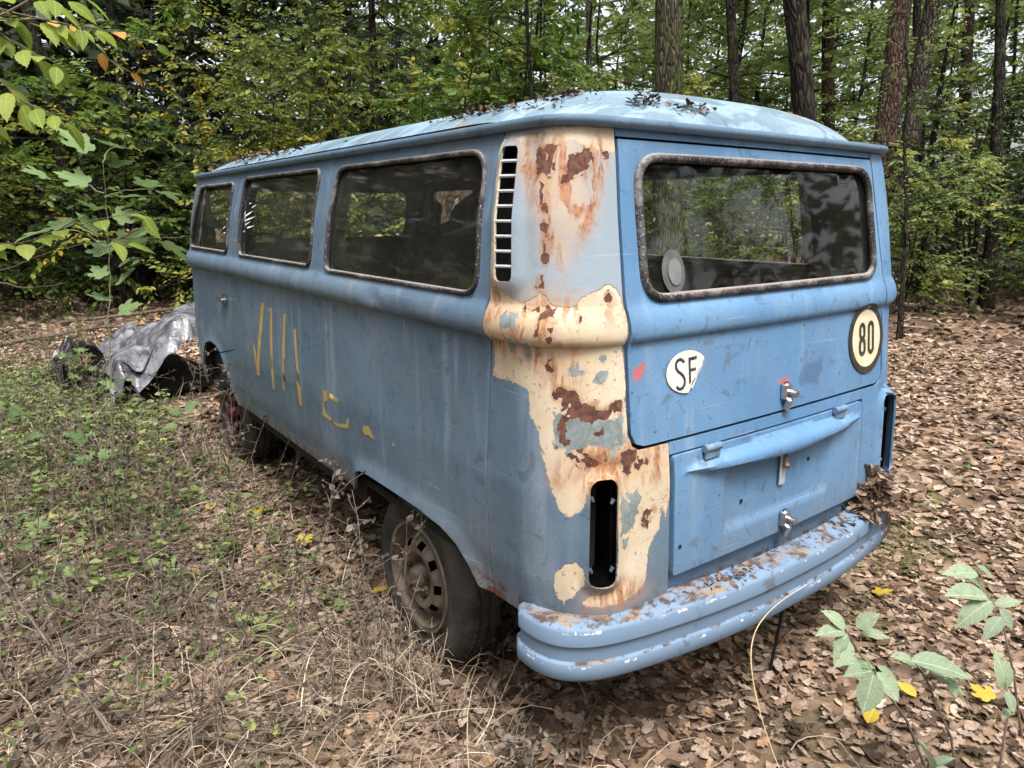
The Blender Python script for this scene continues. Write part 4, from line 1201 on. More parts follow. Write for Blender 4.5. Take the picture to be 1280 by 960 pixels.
tag(o, 'low pale green weeds covering the bank left of the van', 'weeds', kind='stuff')

# tangle of dead weed stems with a few small green leaves
M_THICKSTEM = simple('dead_weed_stem', (.06, .045, .036), (.17, .13, .10), 30, .85)
M_THICKLEAF = leaf_mat('small_weed_leaves', [(0, (.045, .038, .030)), (.35, (.12, .10, .075)), (.5, (.07, .105, .03)), (.8, (.16, .21, .065)), (1, (.30, .30, .11))], .3, .7, .2)
gk = np.random.default_rng(88); sw_ = []; pos = []; D = []; S_ = []; T_ = []
Pk = np.column_stack([gk.uniform(-3.0, -.92, 900), gk.uniform(.45, 8.5, 900)])
Pk = Pk[(gk.random(900) < np.clip(.45 + (-1.0 - Pk[:, 0]) * .6, .25, 1))][:420]
for (x_, y_) in Pk:
    h = gk.uniform(.16, .64) * (1.15 if y_ > 2 else .9); z0 = float(gz(x_, y_)); t = np.linspace(0, 1, 5); ln = gk.normal(0, .16, 2)
    P = np.column_stack([x_ + ln[0] * t ** 1.4, y_ + ln[1] * t ** 1.4, z0 + h * t]) + np.cumsum(gk.normal(0, .012, (5, 3)), 0) * t[:, None]
    V, F = tube_np(P, np.linspace(.0024, .0010, 5), 4, False); sw_.append((V, np.array(F), np.zeros(len(V))))
    green = gk.random() < .45
    for k in range(gk.integers(3, 8)):
        f = gk.uniform(.25, 1); q = np.array([np.interp(f, t, P[:, j]) for j in range(3)]); a = gk.uniform(0, 6.28); L = gk.uniform(.04, .14)
        e_ = q + np.array([L * math.cos(a), L * math.sin(a), L * gk.uniform(-.3, .8)])
        V, F = tube_np([q, e_], [.0013, .0008], 3, False); sw_.append((V, np.array(F), np.zeros(len(V))))
        for w in range(5):
            u_ = gk.uniform(.2, 1.05); pos.append(q * (1 - u_) + e_ * u_); D.append(gk.normal(0, 1, 3)); S_.append(gk.uniform(.010, .030)); T_.append(gk.uniform(.5, 1) if green else gk.uniform(0, .4))
V, F, _ = merge(sw_)
o = add_obj('weed_thicket', mesh_np('weed_thicket', V, F), M_THICKSTEM); tag(o, 'tangled dead weed stems on the bank left of the van', 'weeds', kind='stuff')
n_ = len(pos)
o = add_obj('thicket_leaves', leaf_mesh('thicket_leaves', [leaves_np(np.array(pos), np.array(D), gk.normal(0, .6, (n_, 3)) + np.array([0, 0, 1]), np.array(S_), np.array(T_), LEAF6 * np.array([1, 1.3, 2]), F6)], M_THICKLEAF)); tag(o, 'small leaves clinging to the tangled weeds on the left bank', 'weeds', kind='stuff')

# ------------------------------------------------------------------ forest
M_LEAF_G = leaf_mat('green_leaves', [(0, (.030, .065, .014)), (.35, (.070, .125, .022)), (.7, (.125, .20, .036)), (.93, (.21, .26, .05)), (1, (.45, .36, .04))], .55, .42)
M_LEAF_Y = leaf_mat('yellowing_leaves', [(0, (.045, .07, .018)), (.35, (.11, .15, .03)), (.65, (.20, .22, .045)), (.85, (.36, .32, .04)), (.95, (.48, .38, .04)), (1, (.34, .16, .04))], .5, .45)
M_LEAF_P = leaf_mat('pale_leaves', [(0, (.075, .12, .035)), (.5, (.165, .23, .065)), (.85, (.26, .31, .10)), (1, (.42, .37, .08))], .5, .45)
M_LEAF_D = leaf_mat('dark_leaves', [(0, (.012, .022, .008)), (.5, (.028, .048, .014)), (1, (.07, .09, .025))], .35, .55)
M_NEEDLE = leaf_mat('spruce_needles', [(0, (.010, .018, .009)), (.6, (.022, .036, .016)), (1, (.05, .06, .025))], .15, .6)

def bark(name, a, c, moss=0.):
    b = NB(name)
    n1 = b.noise(1.0, 5, .7, .8, vec=b.map((22, 22, 3.0)))
    fis = b.vor(1.0, 'DISTANCE_TO_EDGE', vec=b.map((26, 26, 5.5)))
    col = b.mix(b.ramp(n1, .35, .65), a, c)
    col = b.mix(b.ramp(fis, .16, .02), col, tuple(k * .35 for k in a))
    col = b.mix(b.m('MULTIPLY', b.ramp(b.noise(3, 3), .5, .7), .5), col, (.085, .095, .055))
    if moss > 0:
        ms = b.m('MULTIPLY', b.ramp(b.noise(5, 4, .75), .42, .56), .9)
        col = b.mix(ms, col, b.mix(b.ramp(n1, .35, .65), (.020, .030, .008), (.095, .105, .03)))
    h = b.m('ADD', b.m('MULTIPLY', b.ramp(fis, .0, .25), .8), n1)
    return b.done(b.principled(col, .92, 0, .2, b.bump(h, .03, 1.0)))
M_BARK_D = bark('dark_bark', (.020, .016, .013), (.055, .044, .034))
M_BARK_G = bark('grey_bark', (.06, .05, .042), (.15, .125, .105))
M_BARK_R = bark('reddish_bark', (.055, .034, .026), (.14, .085, .062))
M_BARK_M = bark('mossy_bark', (.05, .042, .033), (.12, .10, .08), 1.0)
M_BARK_B = bark('birch_bark', (.30, .29, .27), (.10, .095, .09))

def spray(g, start, dirn, L, pitch, n_leaf, size, flat=.75, gap=.0):
    """a leafy twig: polyline + leaf positions on both sides in a roughly level plane"""
    m = 6; t = np.linspace(0, 1, m)
    d = np.array(dirn, float); d /= np.linalg.norm(d)
    P = start + L * t[:, None] * d + np.outer(t * t, (0, 0, -pitch * L)) + np.cumsum(g.normal(0, .02 * L, (m, 3)), 0) * t[:, None]
    ts = np.linspace(.12, 1, n_leaf)
    pos = np.stack([np.interp(ts, t, P[:, k]) for k in range(3)], 1)
    tang = np.stack([np.interp(ts, t, np.gradient(P[:, k])) for k in range(3)], 1); tang /= np.linalg.norm(tang, axis=1, keepdims=True) + 1e-9
    side = np.cross(tang, (0, 0, 1.0)); side /= np.linalg.norm(side, axis=1, keepdims=True) + 1e-9
    sg = np.where(np.arange(n_leaf) % 2 == 0, 1., -1.)[:, None]
    D = side * sg * .9 + tang * .7 + g.normal(0, .25, (n_leaf, 3)); D[:, 2] -= .30
    U = np.column_stack([g.normal(0, flat, n_leaf), g.normal(0, flat, n_leaf), np.ones(n_leaf)])
    S = size * g.uniform(.65, 1.2, n_leaf)
    return P, pos, D, U, S

def gen_plant(seed, H, trunk_r, n_limb, limb_L, first, twigs, leaves, size, lean=(0, 0), up=.35, stems=1, spread=.35, crown=None, tint_mu=.5, droop=.25, tri=False, tpow=1.0):
    """a tapered trunk (or several stems) with limbs, twigs and leaves -> wood mesh data, leaf mesh data"""
    g = np.random.default_rng(seed)
    wood = []; pos = []; D = []; U = []; S = []; T = []
    for s_ in range(stems):
        m = 12; t = np.linspace(0, 1, m)
        a0 = g.uniform(0, 6.28); sp = spread * g.uniform(.5, 1.2) if stems > 1 else 0
        hh = H * (g.uniform(.65, 1.0) if stems > 1 else 1)
        wob = np.cumsum(g.normal(0, .012 * H, (m, 2)), 0) * t[:, None]
        P = np.column_stack([lean[0] * t + sp * hh * math.cos(a0) * t ** 1.3 + wob[:, 0], lean[1] * t + sp * hh * math.sin(a0) * t ** 1.3 + wob[:, 1], hh * t - .05])
        rad = trunk_r * (1 - .78 * t) * (1 + .35 * np.exp(-t * 18))
        V, F = tube_np(P, rad, 10 if stems == 1 else 6, False); wood.append((V, np.array(F), np.zeros(len(V))))
        for i in range(n_limb):
            f = first + (1 - first) * ((i + g.random()) / n_limb)
            b0 = np.array([np.interp(f, t, P[:, k]) for k in range(3)]); r0 = np.interp(f, t, rad)
            a = g.uniform(0, 6.28); L = limb_L * g.uniform(.6, 1.15) * (1 - .55 * ((f - first) / (1 - first + 1e-6)) ** 1.3 if crown is None else crown(f))
            d = np.array([math.cos(a), math.sin(a), up + g.normal(0, .15)]); d /= np.linalg.norm(d)
            k = 6; tt_ = np.linspace(0, 1, k)
            LP = b0 + L * tt_[:, None] * d + np.outer(tt_ ** 2, (0, 0, -droop * L)) + np.cumsum(g.normal(0, .03 * L, (k, 3)), 0) * tt_[:, None]
            V, F = tube_np(LP, np.linspace(min(r0 * .5, .012 * L + .006), .003, k), 5, False); wood.append((V, np.array(F), np.zeros(len(V))))
            tb_ = np.clip(g.normal(tint_mu, .16), 0, 1)
            for w in range(twigs):
                fr_ = .2 + .8 * (w + g.random()) / twigs
                q = np.array([np.interp(fr_, tt_, LP[:, kk]) for kk in range(3)])
                aa = a + g.choice([-1, 1]) * g.uniform(.3, 1.2)
                dd = (math.cos(aa), math.sin(aa), g.normal(.12, .5))
                TL = L * g.uniform(.22, .48) + .12
                TP, p_, d_, u_, s2 = spray(g, q, dd, TL, droop * .6, leaves, size)
                V, F = tube_np(TP[::2], .003, 3, False); wood.append((V, np.array(F), np.zeros(len(V))))
                pos.append(p_); D.append(d_); U.append(u_); S.append(s2); T.append(np.clip(tb_ + g.normal(0, .14, len(p_)), 0, 1) ** tpow)
    W_ = merge(wood)
    pos, D, U, S, T = map(np.concatenate, (pos, D, U, S, T))
    Lf = leaves_np(pos, D, U, S, T, *((LEAF4, F4) if tri else (LEAF6, F6)))
    return W_, Lf

def spruce_data(seed, H, R):
    g = np.random.default_rng(seed); wood = []; pos = []; D = []; U = []; S = []
    t = np.linspace(0, 1, 10); P = np.column_stack([.02 * H * np.sin(3 * t), 0 * t, H * t - .05]); rad = .018 * H * (1 - .9 * t)
    V, F = tube_np(P, rad, 8, False); wood.append((V, np.array(F), np.zeros(len(V))))
    z = .6
    while z < H * .97:
        L = R * (1 - z / H) ** .8 + .15
        for i in range(g.integers(4, 7)):
            a = g.uniform(0, 6.28); k = 6; tt_ = np.linspace(0, 1, k); Lb = L * g.uniform(.7, 1.1)
            BP = np.column_stack([Lb * tt_ * math.cos(a), Lb * tt_ * math.sin(a), z + Lb * (-.38 * tt_ + .22 * tt_ ** 2)])
            V, F = tube_np(BP, np.linspace(.014, .003, k), 4, False); wood.append((V, np.array(F), np.zeros(len(V))))
            n = int(26 * Lb) + 8
            f = g.uniform(.08, 1, n); q = np.stack([np.interp(f, tt_, BP[:, j]) for j in range(3)], 1)
            sgn = g.choice([-1, 1], n); aa = a + sgn * g.uniform(.5, 1.2, n)
            pos.append(q); D.append(np.column_stack([np.cos(aa), np.sin(aa), g.uniform(-1.0, -.1, n)])); U.append(np.column_stack([g.normal(0, .4, n), g.normal(0, .4, n), np.ones(n)])); S.append(g.uniform(.14, .34, n) * (.5 + .5 * L / R))
        z += g.uniform(.22, .34)
    pos, D, U, S = map(np.concatenate, (pos, D, U, S))
    # a twig with needles reads as a narrow comb: two crossed narrow blades with teeth
    comb = []; fc = []
    for j in range(7):
        x = j / 7; b0 = len(comb); w = .20 * (1 - .5 * x)
        comb += [(x, 0, 0), (x + .10, w, -.03), (x + .05, 0, .0), (x + .10, -w, -.03)]; fc += [(b0, b0 + 2, b0 + 1), (b0, b0 + 3, b0 + 2)]
    return merge(wood), leaves_np(pos, D, U, S, g.random(len(pos)), np.array(comb), np.array(fc))

def plant_meshes(name, data, wood_mat, leaf_mat_):
    (WV, WF, _), Lf = data
    wm = mesh_np(name + '_wood', WV, WF); wm.materials.append(wood_mat)
    lm = leaf_mesh(name + '_leaves', [Lf], leaf_mat_)
    return wm, lm

def plant_thing(name, meshes, loc, rot=0., scale=1., label='', cat='tree', group=None, tilt=(0, 0), names=('trunk', 'crown')):
    e = empty(name, (loc[0], loc[1], float(gz(loc[0], loc[1])))); e.rotation_euler = (tilt[0], tilt[1], rot); e.scale = (scale,) * 3
    tag(e, label, cat, group)
    for nm, me in zip(names, meshes):
        o = bpy.data.objects.new(nm, me); COL.objects.link(o); o.parent = e
    return e

# prototypes
BUSH = [plant_meshes('bush%d' % i, gen_plant(100 + i, H, .022, nl, LL, .12, tw_, lv, sz_, up=.30, stems=st, spread=.28, tint_mu=tm, droop=.22), M_BARK_D, mt)
        for i, (H, nl, LL, tw_, lv, sz_, st, tm, mt) in enumerate([
            (4.6, 14, 1.5, 7, 14, .105, 4, .6, M_LEAF_G), (4.2, 13, 1.6, 7, 15, .085, 4, .48, M_LEAF_Y), (3.6, 13, 1.3, 7, 14, .095, 4, .6, M_LEAF_P),
            (5.2, 16, 1.6, 7, 14, .095, 3, .42, M_LEAF_Y), (5.0, 15, 1.7, 7, 13, .125, 3, .6, M_LEAF_G)])]
YOUNG = [plant_meshes('young%d' % i, gen_plant(140 + i, 7.5, .055, 34, 2.2, .14, 6, 13, .085, up=.32, tint_mu=tm, droop=.2, lean=ln), M_BARK_D, mt)
         for i, (tm, mt, ln) in enumerate([(.5, M_LEAF_G, (.3, .2)), (.5, M_LEAF_P, (-.3, .2)), (.55, M_LEAF_Y, (.1, -.3))])]
TALL = [plant_meshes('tall%d' % i, gen_plant(160 + i, 15, tr, 26, 3.6, fst, 5, 12, .16, up=.3, tint_mu=.5, droop=.15, lean=ln, tri=True), bk, mt)
        for i, (tr, fst, bk, mt, ln) in enumerate([(.22, .44, M_BARK_M, M_LEAF_P, (.3, .2)), (.19, .46, M_BARK_R, M_LEAF_G, (.6, -.2)), (.18, .46, M_BARK_G, M_LEAF_P, (.9, -.4)), (.11, .40, M_BARK_D, M_LEAF_P, (.2, .1)), (.10, .3, M_BARK_B, M_LEAF_P, (.2, .2))])]
DBUSH = plant_meshes('dark_bush', gen_plant(119, 4.4, .022, 14, 1.5, .10, 7, 14, .09, up=.28, stems=4, spread=.28, tint_mu=.6, droop=.25), M_BARK_D, M_LEAF_D)
SPRUCE = [plant_meshes('spruce%d' % i, spruce_data(180 + i, H, R), M_BARK_D, M_NEEDLE) for i, (H, R) in enumerate([(8.5, 1.9), (6.0, 1.5)])]

# named trees in view
T = plant_thing
T('mossy_tree', TALL[0], (5.34, 5.21), .4, 1.0, 'thick moss-covered trunk rising behind the middle of the van roof', 'tree')
T('dark_tree', TALL[3], (9.09, 6.79), 1.1, 1.0, 'slim dark straight trunk just right of the mossy tree', 'tree')
T('leaning_tree', TALL[3], (7.0, 3.85), 2.2, 1.35, 'dark trunk leaning right just beyond the right end of the roof', 'tree', None, (-.03, .16))
T('brown_tree', TALL[1], (8.97, 4.40), .3, 1.0, 'reddish brown trunk between the dark leaning tree and the grey one', 'tree', None, (0, .05))
T('grey_tree', TALL[2], (11.0, 5.0), .0, 1.0, 'pale grey trunk leaning right, third of the close trunks at right', 'tree', None, (-.04, .05))
T('slim_tree', TALL[3], (13.8, 5.7), .5, 1.0, 'slim trunk standing right behind the pale grey one', 'tree', None, (-.03, .10))
T('pine_tree', TALL[1], (16.92, 9.71), 2.0, 1.1, 'distant reddish pine trunk seen left of the leaning dark trunk', 'tree')
T('pine_tree', TALL[1], (24.08, 9.38), 1.0, 1.2, 'farthest reddish pine trunk near the bright gap at upper right', 'tree')
T('birch_tree', TALL[4], (8.91, 10.66), .4, .9, 'pale birch trunk far behind the van roof', 'tree')
T('young_tree', YOUNG[0], (3.59, 5.89), 1.0, .8, 'young tree with thin dark forked stem above the van roof', 'tree')
T('young_tree', YOUNG[1], (7.42, 3.05), .6, .62, 'thin leaning sapling right of the van against the dark wood', 'tree', None, (0, .28))
T('dark_tree', TALL[3], (11.66, 3.65), .9, .9, 'dark trunk at the right edge of the picture', 'tree')
T('dark_tree', TALL[3], (-.41, 13.82), 2.4, 1.1, 'dark trunk deep in the wood at far left', 'tree')
T('dark_tree', TALL[3], (.35, 15.75), .2, 1.0, 'dark trunk in the wood left of the van nose', 'tree')
spots = [  # x, y, prototype, rotation, scale, label
    (-2.6, 11.8, 3, .3, 1.15, 'bush with small yellowing leaves at the left edge'),
    (-.2, 11.6, 0, 2.1, 1.1, 'dark green bush left of the maple sapling leaves'),
    (1.8, 11.2, 1, .9, 1.15, 'yellow-green bush behind the front end of the van'),
    (1.2, 8.6, 1, 1.9, .95, 'yellow-flecked bush close behind the windscreen end'),
    (2.6, 8.9, 3, 3.1, 1.05, 'tall yellowing bush behind the front door'),
    (4.1, 7.2, 0, 1.4, .95, 'bright green bush just above the roof left of the forked stem'),
    (5.4, 8.0, 2, 2.5, 1.15, 'pale green bush between forked stem and birch'),
    (6.9, 7.4, 2, 5.0, 1.1, 'green bush behind the mossy trunk'),  # pale leaf type: light behind the rear window put into the colour
    (9.9, 4.2, 2, 2.9, .80, 'low pale bush at the foot of the close trunks'),
    (13.2, 3.2, 5, .2, .95, 'bush below the bright gap at the right'),
    (14.5, 2.2, 5, 1.7, 1.0, 'dark bush at the right edge beyond the clearing'),
    (10.3, 2.2, 4, 5.6, .60, 'small bush at the right edge of the clearing'),
    (3.3, 7.6, 4, 4.4, .95, 'broad-leaved bush leaning over the front half of the roof'),
    (6.3, 6.3, 0, 5.9, .85, 'bright green bush between forked stem and mossy trunk'),
    (8.2, 5.1, 2, 2.0, .90, 'leafy bush between mossy trunk and leaning tree'),  # pale leaves here too, coloured to look lit behind the van
    (11.6, 3.9, 5, 1.2, .95, 'dark green bush right of the close trunks'),
]
for (x, y, k, r_, sc, lb) in spots:
    T('bush', (BUSH + [DBUSH])[k], (x, y), r_, sc, lb, 'bush', 'bushes along the edge of the wood', names=('stems', 'foliage'))
for (x, y, k, r_, sc, lb) in [(6.2, 10.5, 0, .5, 1.2, 'young tree behind the birch'), (10.8, 8.6, 1, 2.2, 1.2, 'young pale tree behind the slim dark trunk'), (.6, 13.6, 2, 1.2, 1.1, 'young yellowing tree deep in the wood at left'),
                              (4.0, 12.4, 0, 3.3, 1.25, 'young tree filling the wood behind the bushes'), (14.6, 8.0, 1, 4.0, 1.2, 'young tree between pine and grey trunk'), (-3.6, 10.4, 0, 5.2, .9, 'young green tree at the upper left corner')]:
    T('young_tree', YOUNG[k], (x, y), r_, sc, lb, 'tree', 'young trees in the wood')
for (x, y, k, r_, sc, lb) in [(-1.4, 14.8, 0, .0, 1.0, 'dark spruce at the far left behind the bushes'), (1.5, 15.2, 0, 1.0, 1.15, 'dark spruce behind the yellow-green bushes'), (4.3, 11.2, 1, 2.0, 1.3, 'dark spruce showing above the middle of the roof'),
                              (-2.9, 13.4, 0, 4.1, .95, 'dark spruce at the left edge of the picture'), (2.6, 13.2, 0, 2.7, 1.0, 'dark spruce behind the tall yellowing bush'), (.2, 12.6, 1, 5.3, 1.1, 'smaller dark spruce left of the van nose'),
                              (15.6, 3.6, 0, 3.0, 1.0, 'dark spruce right of the bright gap'), (12.4, 1.4, 1, 4.0, 1.0, 'dark spruce boughs at the right edge'), (17.0, 1.2, 0, 5.0, 1.1, 'tallest dark spruce at the right edge'), (13.6, 5.6, 1, 2.2, 1.0, 'dark spruce between grey trunk and bright gap')]:
    T('spruce_tree', SPRUCE[k], (x, y), r_, sc, lb, 'spruce', 'spruces in the wood')

# the wood beyond: trunks and foliage that read as one mass
def mass(name, label, place, seed, n_tree, crowns, mat=None, trunks=True):
    g = np.random.default_rng(seed); wv = []; lv = []
    for i in range(n_tree):
        x, y = place(g, i)
        (Wd, Ld) = crowns[g.integers(0, len(crowns))]
        a = g.uniform(0, 6.28); sc = g.uniform(.85, 1.35); R = np.array([[math.cos(a), -math.sin(a), 0], [math.sin(a), math.cos(a), 0], [0, 0, 1]])
        z0 = float(gz(x, y))
        wv.append((Wd[0] @ R.T * sc + np.array([x, y, z0]), Wd[1], Wd[2])); lv.append((Ld[0] @ R.T * sc + np.array([x, y, z0]), Ld[1], Ld[2]))
    e = add_obj(name, leaf_mesh(name, lv, mat or M_LEAF_G)); tag(e, label, 'wood', kind='stuff')
    if not trunks: return
    V, F, _ = merge(wv); me = mesh_np(name + '_trunks', V, F); me.materials.append(M_BARK_D)
    o = add_obj(name + '_trunks', me); tag(o, label.replace('foliage', 'trunks'), 'wood', kind='stuff')
FAR = [gen_plant(200 + i, H, .09, 26, 3.2, .03, 6, 11, .27, up=.25, tint_mu=.35, tri=True, crown=lambda f: 1.0 - .4 * f) for i, H in enumerate((12, 10, 14))]
LIGHT = [gen_plant(206 + i, H, .045, 20, 2.6, fs, 5, 12, .215, up=.3, tint_mu=.6, tri=True, crown=lambda f: 1.0 - .4 * f) for i, (H, fs) in enumerate(((11, .06), (12, .22), (10, .10), (14, .3)))]
def left_place(g, i):
    a = -1.15 + .95 * (i + .5) / 66 + g.normal(0, .02); r_ = g.uniform(16.5, 30)
    return EYE_XY + r_ * (math.cos(a) * VIEW_AXIS + math.sin(a) * VIEW_SIDE)
mass('far_wood', 'dark foliage of the far wood at the left', left_place, 301, 66, FAR, M_LEAF_D, False)
def right_place(g, i):
    a = -.24 + 1.3 * (i + .5) / 92 + g.normal(0, .02); r_ = g.uniform(15.5, 32)
    if .42 < a < .60: r_ = g.uniform(24, 38)
    return EYE_XY + r_ * (math.cos(a) * VIEW_AXIS + math.sin(a) * VIEW_SIDE)
def back_right(g, i):
    a = -.30 + 1.40 * (i + .5) / 64 + g.normal(0, .02); r_ = g.uniform(33, 46)
    return EYE_XY + r_ * (math.cos(a) * VIEW_AXIS + math.sin(a) * VIEW_SIDE)
mass('distant_wood', 'foliage of the most distant wood closing off the right', back_right, 305, 64, FAR, M_LEAF_G, False)
mass('light_wood', 'light green foliage of the open wood behind the van', right_place, 304, 92, LIGHT, M_LEAF_P)
NEAR = [gen_plant(220 + i, H, .12, 26, 3.2, .06, 5, 10, .34, up=.25, tint_mu=.35, tri=True, crown=lambda f: 1.0 - .4 * f) for i, H in enumerate((11, 13))]
def back_place(g, i):
    a = 1.25 + (2 * math.pi - 2.5) * (i + .5) / 34; r_ = g.uniform(10, 16)
    p = EYE_XY + r_ * (math.cos(a) * VIEW_AXIS + math.sin(a) * VIEW_SIDE); return p
mass('wood_behind', 'foliage of the wood on the near side of the clearing', back_place, 302, 34, NEAR)
SEEDLINGS = {
 'A': ([(0.07, -0.568, -0.108), (-0.019, -0.498, 0.119), (-0.113, -0.449, 0.261), (-0.165, -0.411, 0.348), (-0.195, -0.382, 0.412)],
   [((-0.194, -0.381, 0.418), (-0.247, -0.357, 0.495)), ((-0.142, -0.385, 0.405), (-0.107, -0.431, 0.466)), ((-0.217, -0.388, 0.423), (-0.308, -0.353, 0.443)), ((-0.229, -0.403, 0.426), (-0.298, -0.402, 0.391)), ((-0.237, -0.413, 0.416), (-0.31, -0.417, 0.352)), ((-0.115, -0.387, 0.378), (-0.071, -0.451, 0.4)), ((-0.137, -0.442, 0.312), (-0.222, -0.401, 0.367)), ((-0.17, -0.454, 0.318), (-0.27, -0.415, 0.329)), ((-0.216, -0.477, 0.342), (-0.286, -0.493, 0.245)), ((-0.199, -0.477, 0.34), (-0.181, -0.549, 0.274)), ((-0.111, -0.439, 0.3), (-0.08, -0.506, 0.28))]),
 'B': ([(0.471, -0.65, -0.034), (0.46, -0.595, 0.123), (0.51, -0.532, 0.24), (0.534, -0.471, 0.293)],
   [((0.573, -0.417, 0.352), (0.45, -0.356, 0.38)), ((0.63, -0.395, 0.353), (0.652, -0.459, 0.323)), ((0.536, -0.469, 0.301), (0.382, -0.384, 0.334)), ((0.643, -0.436, 0.248), (0.58, -0.398, 0.35)), ((0.49, -0.495, 0.315), (0.348, -0.442, 0.27)), ((0.553, -0.489, 0.275), (0.597, -0.546, 0.324)), ((0.453, -0.531, 0.317), (0.459, -0.59, 0.262)), ((0.399, -0.554, 0.321), (0.31, -0.542, 0.268))]),
 'C': ([(0.08, -0.63, -0.079), (0.075, -0.58, 0.075), (0.043, -0.51, 0.229), (0.036, -0.463, 0.283)],
   [((-0.034, -0.492, 0.315), (0.098, -0.631, 0.305)), ((0.08, -0.471, 0.237), (0.007, -0.433, 0.314)), ((0.056, -0.512, 0.255), (0.126, -0.611, 0.226)), ((0.07, -0.549, 0.252), (0.056, -0.591, 0.207))]),
 'D': ([(0.055, -0.712, 0.011), (0.083, -0.699, 0.125), (0.131, -0.685, 0.206), (0.167, -0.657, 0.26)],
   [((0.164, -0.661, 0.239), (0.146, -0.65, 0.36)), ((0.109, -0.69, 0.219), (0.062, -0.694, 0.219)), ((0.088, -0.682, 0.28), (0.074, -0.724, 0.233))]),
 'E': ([(-0.142, -0.628, 0.02), (-0.138, -0.607, 0.102), (-0.113, -0.6, 0.145)],
   [((-0.129, -0.612, 0.106), (-0.171, -0.587, 0.215)), ((-0.114, -0.611, 0.104), (-0.094, -0.649, 0.157)), ((-0.132, -0.623, 0.105), (-0.113, -0.67, 0.122))]),
}

# ------------------------------------------------------------------ foreground plants with leaves of their own
def outline_leaf(name, outline, mat, fold=.10, droop=.10, tint=.5):
    """one leaf, base at the origin, along +X, unit length; midrib folded, tip drooping"""
    O = np.array(outline, float)
    up = O[O[:, 1] >= 0]; n = len(O)
    V = [(x, y, fold * abs(y) - droop * x * x) for x, y in O]
    k0 = len(V)
    mids = np.linspace(0.0, max(O[:, 0]), 6)[1:-1]
    V += [(m, 0, -droop * m * m) for m in mids]
    Q = np.array([(v[0], v[1]) for v in V])
    pts = [Vector((float(a), float(b))) for a, b in Q]
    edges = [(i, (i + 1) % n) for i in range(n)] + [(k0 + i, k0 + i + 1) for i in range(len(mids) - 1)]
    r = delaunay_2d_cdt(pts, edges, [], 0, 1e-6)
    QQ = np.array([(v[0], v[1]) for v in r[0]]); T = np.array([f for f in r[2] if len(f) == 3])
    T = T[sdf(QQ[T].mean(1), O) < 0]
    a = QQ[T[:, 1]] - QQ[T[:, 0]]; c = QQ[T[:, 2]] - QQ[T[:, 0]]; neg = a[:, 0] * c[:, 1] - a[:, 1] * c[:, 0] < 0
    T[neg] = T[neg][:, ::-1]
    VV = np.column_stack([QQ, fold * np.abs(QQ[:, 1]) - droop * QQ[:, 0] ** 2])
    me = mesh_np(name, VV, T, True); me.materials.append(mat)
    at = me.attributes.new('tint', 'FLOAT', 'POINT'); at.data.foreach_set('value', np.full(len(VV), tint, dtype=np.float32))
    return me
OVATE = [(0, 0), (.06, .10), (.16, .20), (.30, .27), (.45, .29), (.60, .26), (.74, .20), (.87, .11), (1, 0), (.87, -.11), (.74, -.20), (.60, -.26), (.45, -.29), (.30, -.27), (.16, -.20), (.06, -.10)]
def serrate(o, amp=.012):
    out = []
    for i, (x, y) in enumerate(o):
        x2, y2 = o[(i + 1) % len(o)]
        out.append((x, y)); mx, my = (x + x2) / 2, (y + y2) / 2
        out.append((mx - amp * 2, my * (1 - amp * 4)))
    return out
half = [(0, .02), (-.06, .16), (-.02, .30), (.10, .40), (.13, .33), (.20, .32), (.33, .50), (.52, .56), (.50, .46), (.60, .46), (.46, .30), (.50, .20), (.66, .24), (.80, .21), (.78, .13), (1.02, 0)]
MAPLE = half + [(x, -y) for x, y in half[:-1][::-1]]

def veined(name, a, c, trans=.4, spots=None):
    b = NB(name)
    x, y, z = b.sep(b.co())
    rnd = b.n('ObjectInfo').outputs['Random']
    ay = b.m('ABSOLUTE', y)
    rib = b.ramp(ay, .008, .022, .55, 0)
    # side veins running forward from the midrib
    sv = b.m('FRACT', b.m('MULTIPLY', b.m('SUBTRACT', x, b.m('MULTIPLY', ay, .8)), 8))
    vein = b.m('MAXIMUM', rib, b.ramp(b.m('ABSOLUTE', b.m('SUBTRACT', sv, .5)), .03, .09, .3, 0))
    col = b.mix(b.ramp(rnd, 0, 1), a, c)
    n1 = b.noise(5, 4, .65)
    col = b.mix(b.m('MULTIPLY', b.ramp(n1, .5, .7), .35), col, tuple(k * .55 for k in a))
    col = b.mix(vein, col, tuple(min(1, k * 1.5 + .02) for k in c))
    if spots: col = b.mix(b.ramp(b.noise(4, 5, .7, vec=b.map(loc=(3, 3, 3))), .60, .66), col, spots)
    p = b.principled(col, .55, 0, .3, b.bump(b.m('MULTIPLY', vein, -1.), .02, .4))
    tr = b.n('BsdfTranslucent', Color=col).outputs[0]
    mx = b.n('MixShader', Fac=trans); b.set(mx.inputs[1], p); b.set(mx.inputs[2], tr)
    return b.done(mx.outputs[0])
M_PALELEAF = veined('mildewed_leaf', (.17, .23, .15), (.25, .31, .20), .25, (.20, .17, .10))
M_MAPLE = veined('maple_leaf', (.09, .16, .06), (.17, .25, .10), .4)
M_HAZEL = veined('hazel_leaf', (.17, .25, .04), (.31, .37, .08), .55)
M_YELLOWLEAF = veined('yellow_leaf', (.42, .31, .035), (.48, .38, .06), .3)
M_ORANGELEAF = veined('orange_leaf', (.40, .17, .03), (.46, .26, .06), .3)
M_STEM = simple('brown_stem', (.06, .042, .035), (.13, .085, .07), 30, .7)
M_GREENSTEM = simple('green_stem', (.10, .11, .05), (.16, .15, .08), 30, .7)

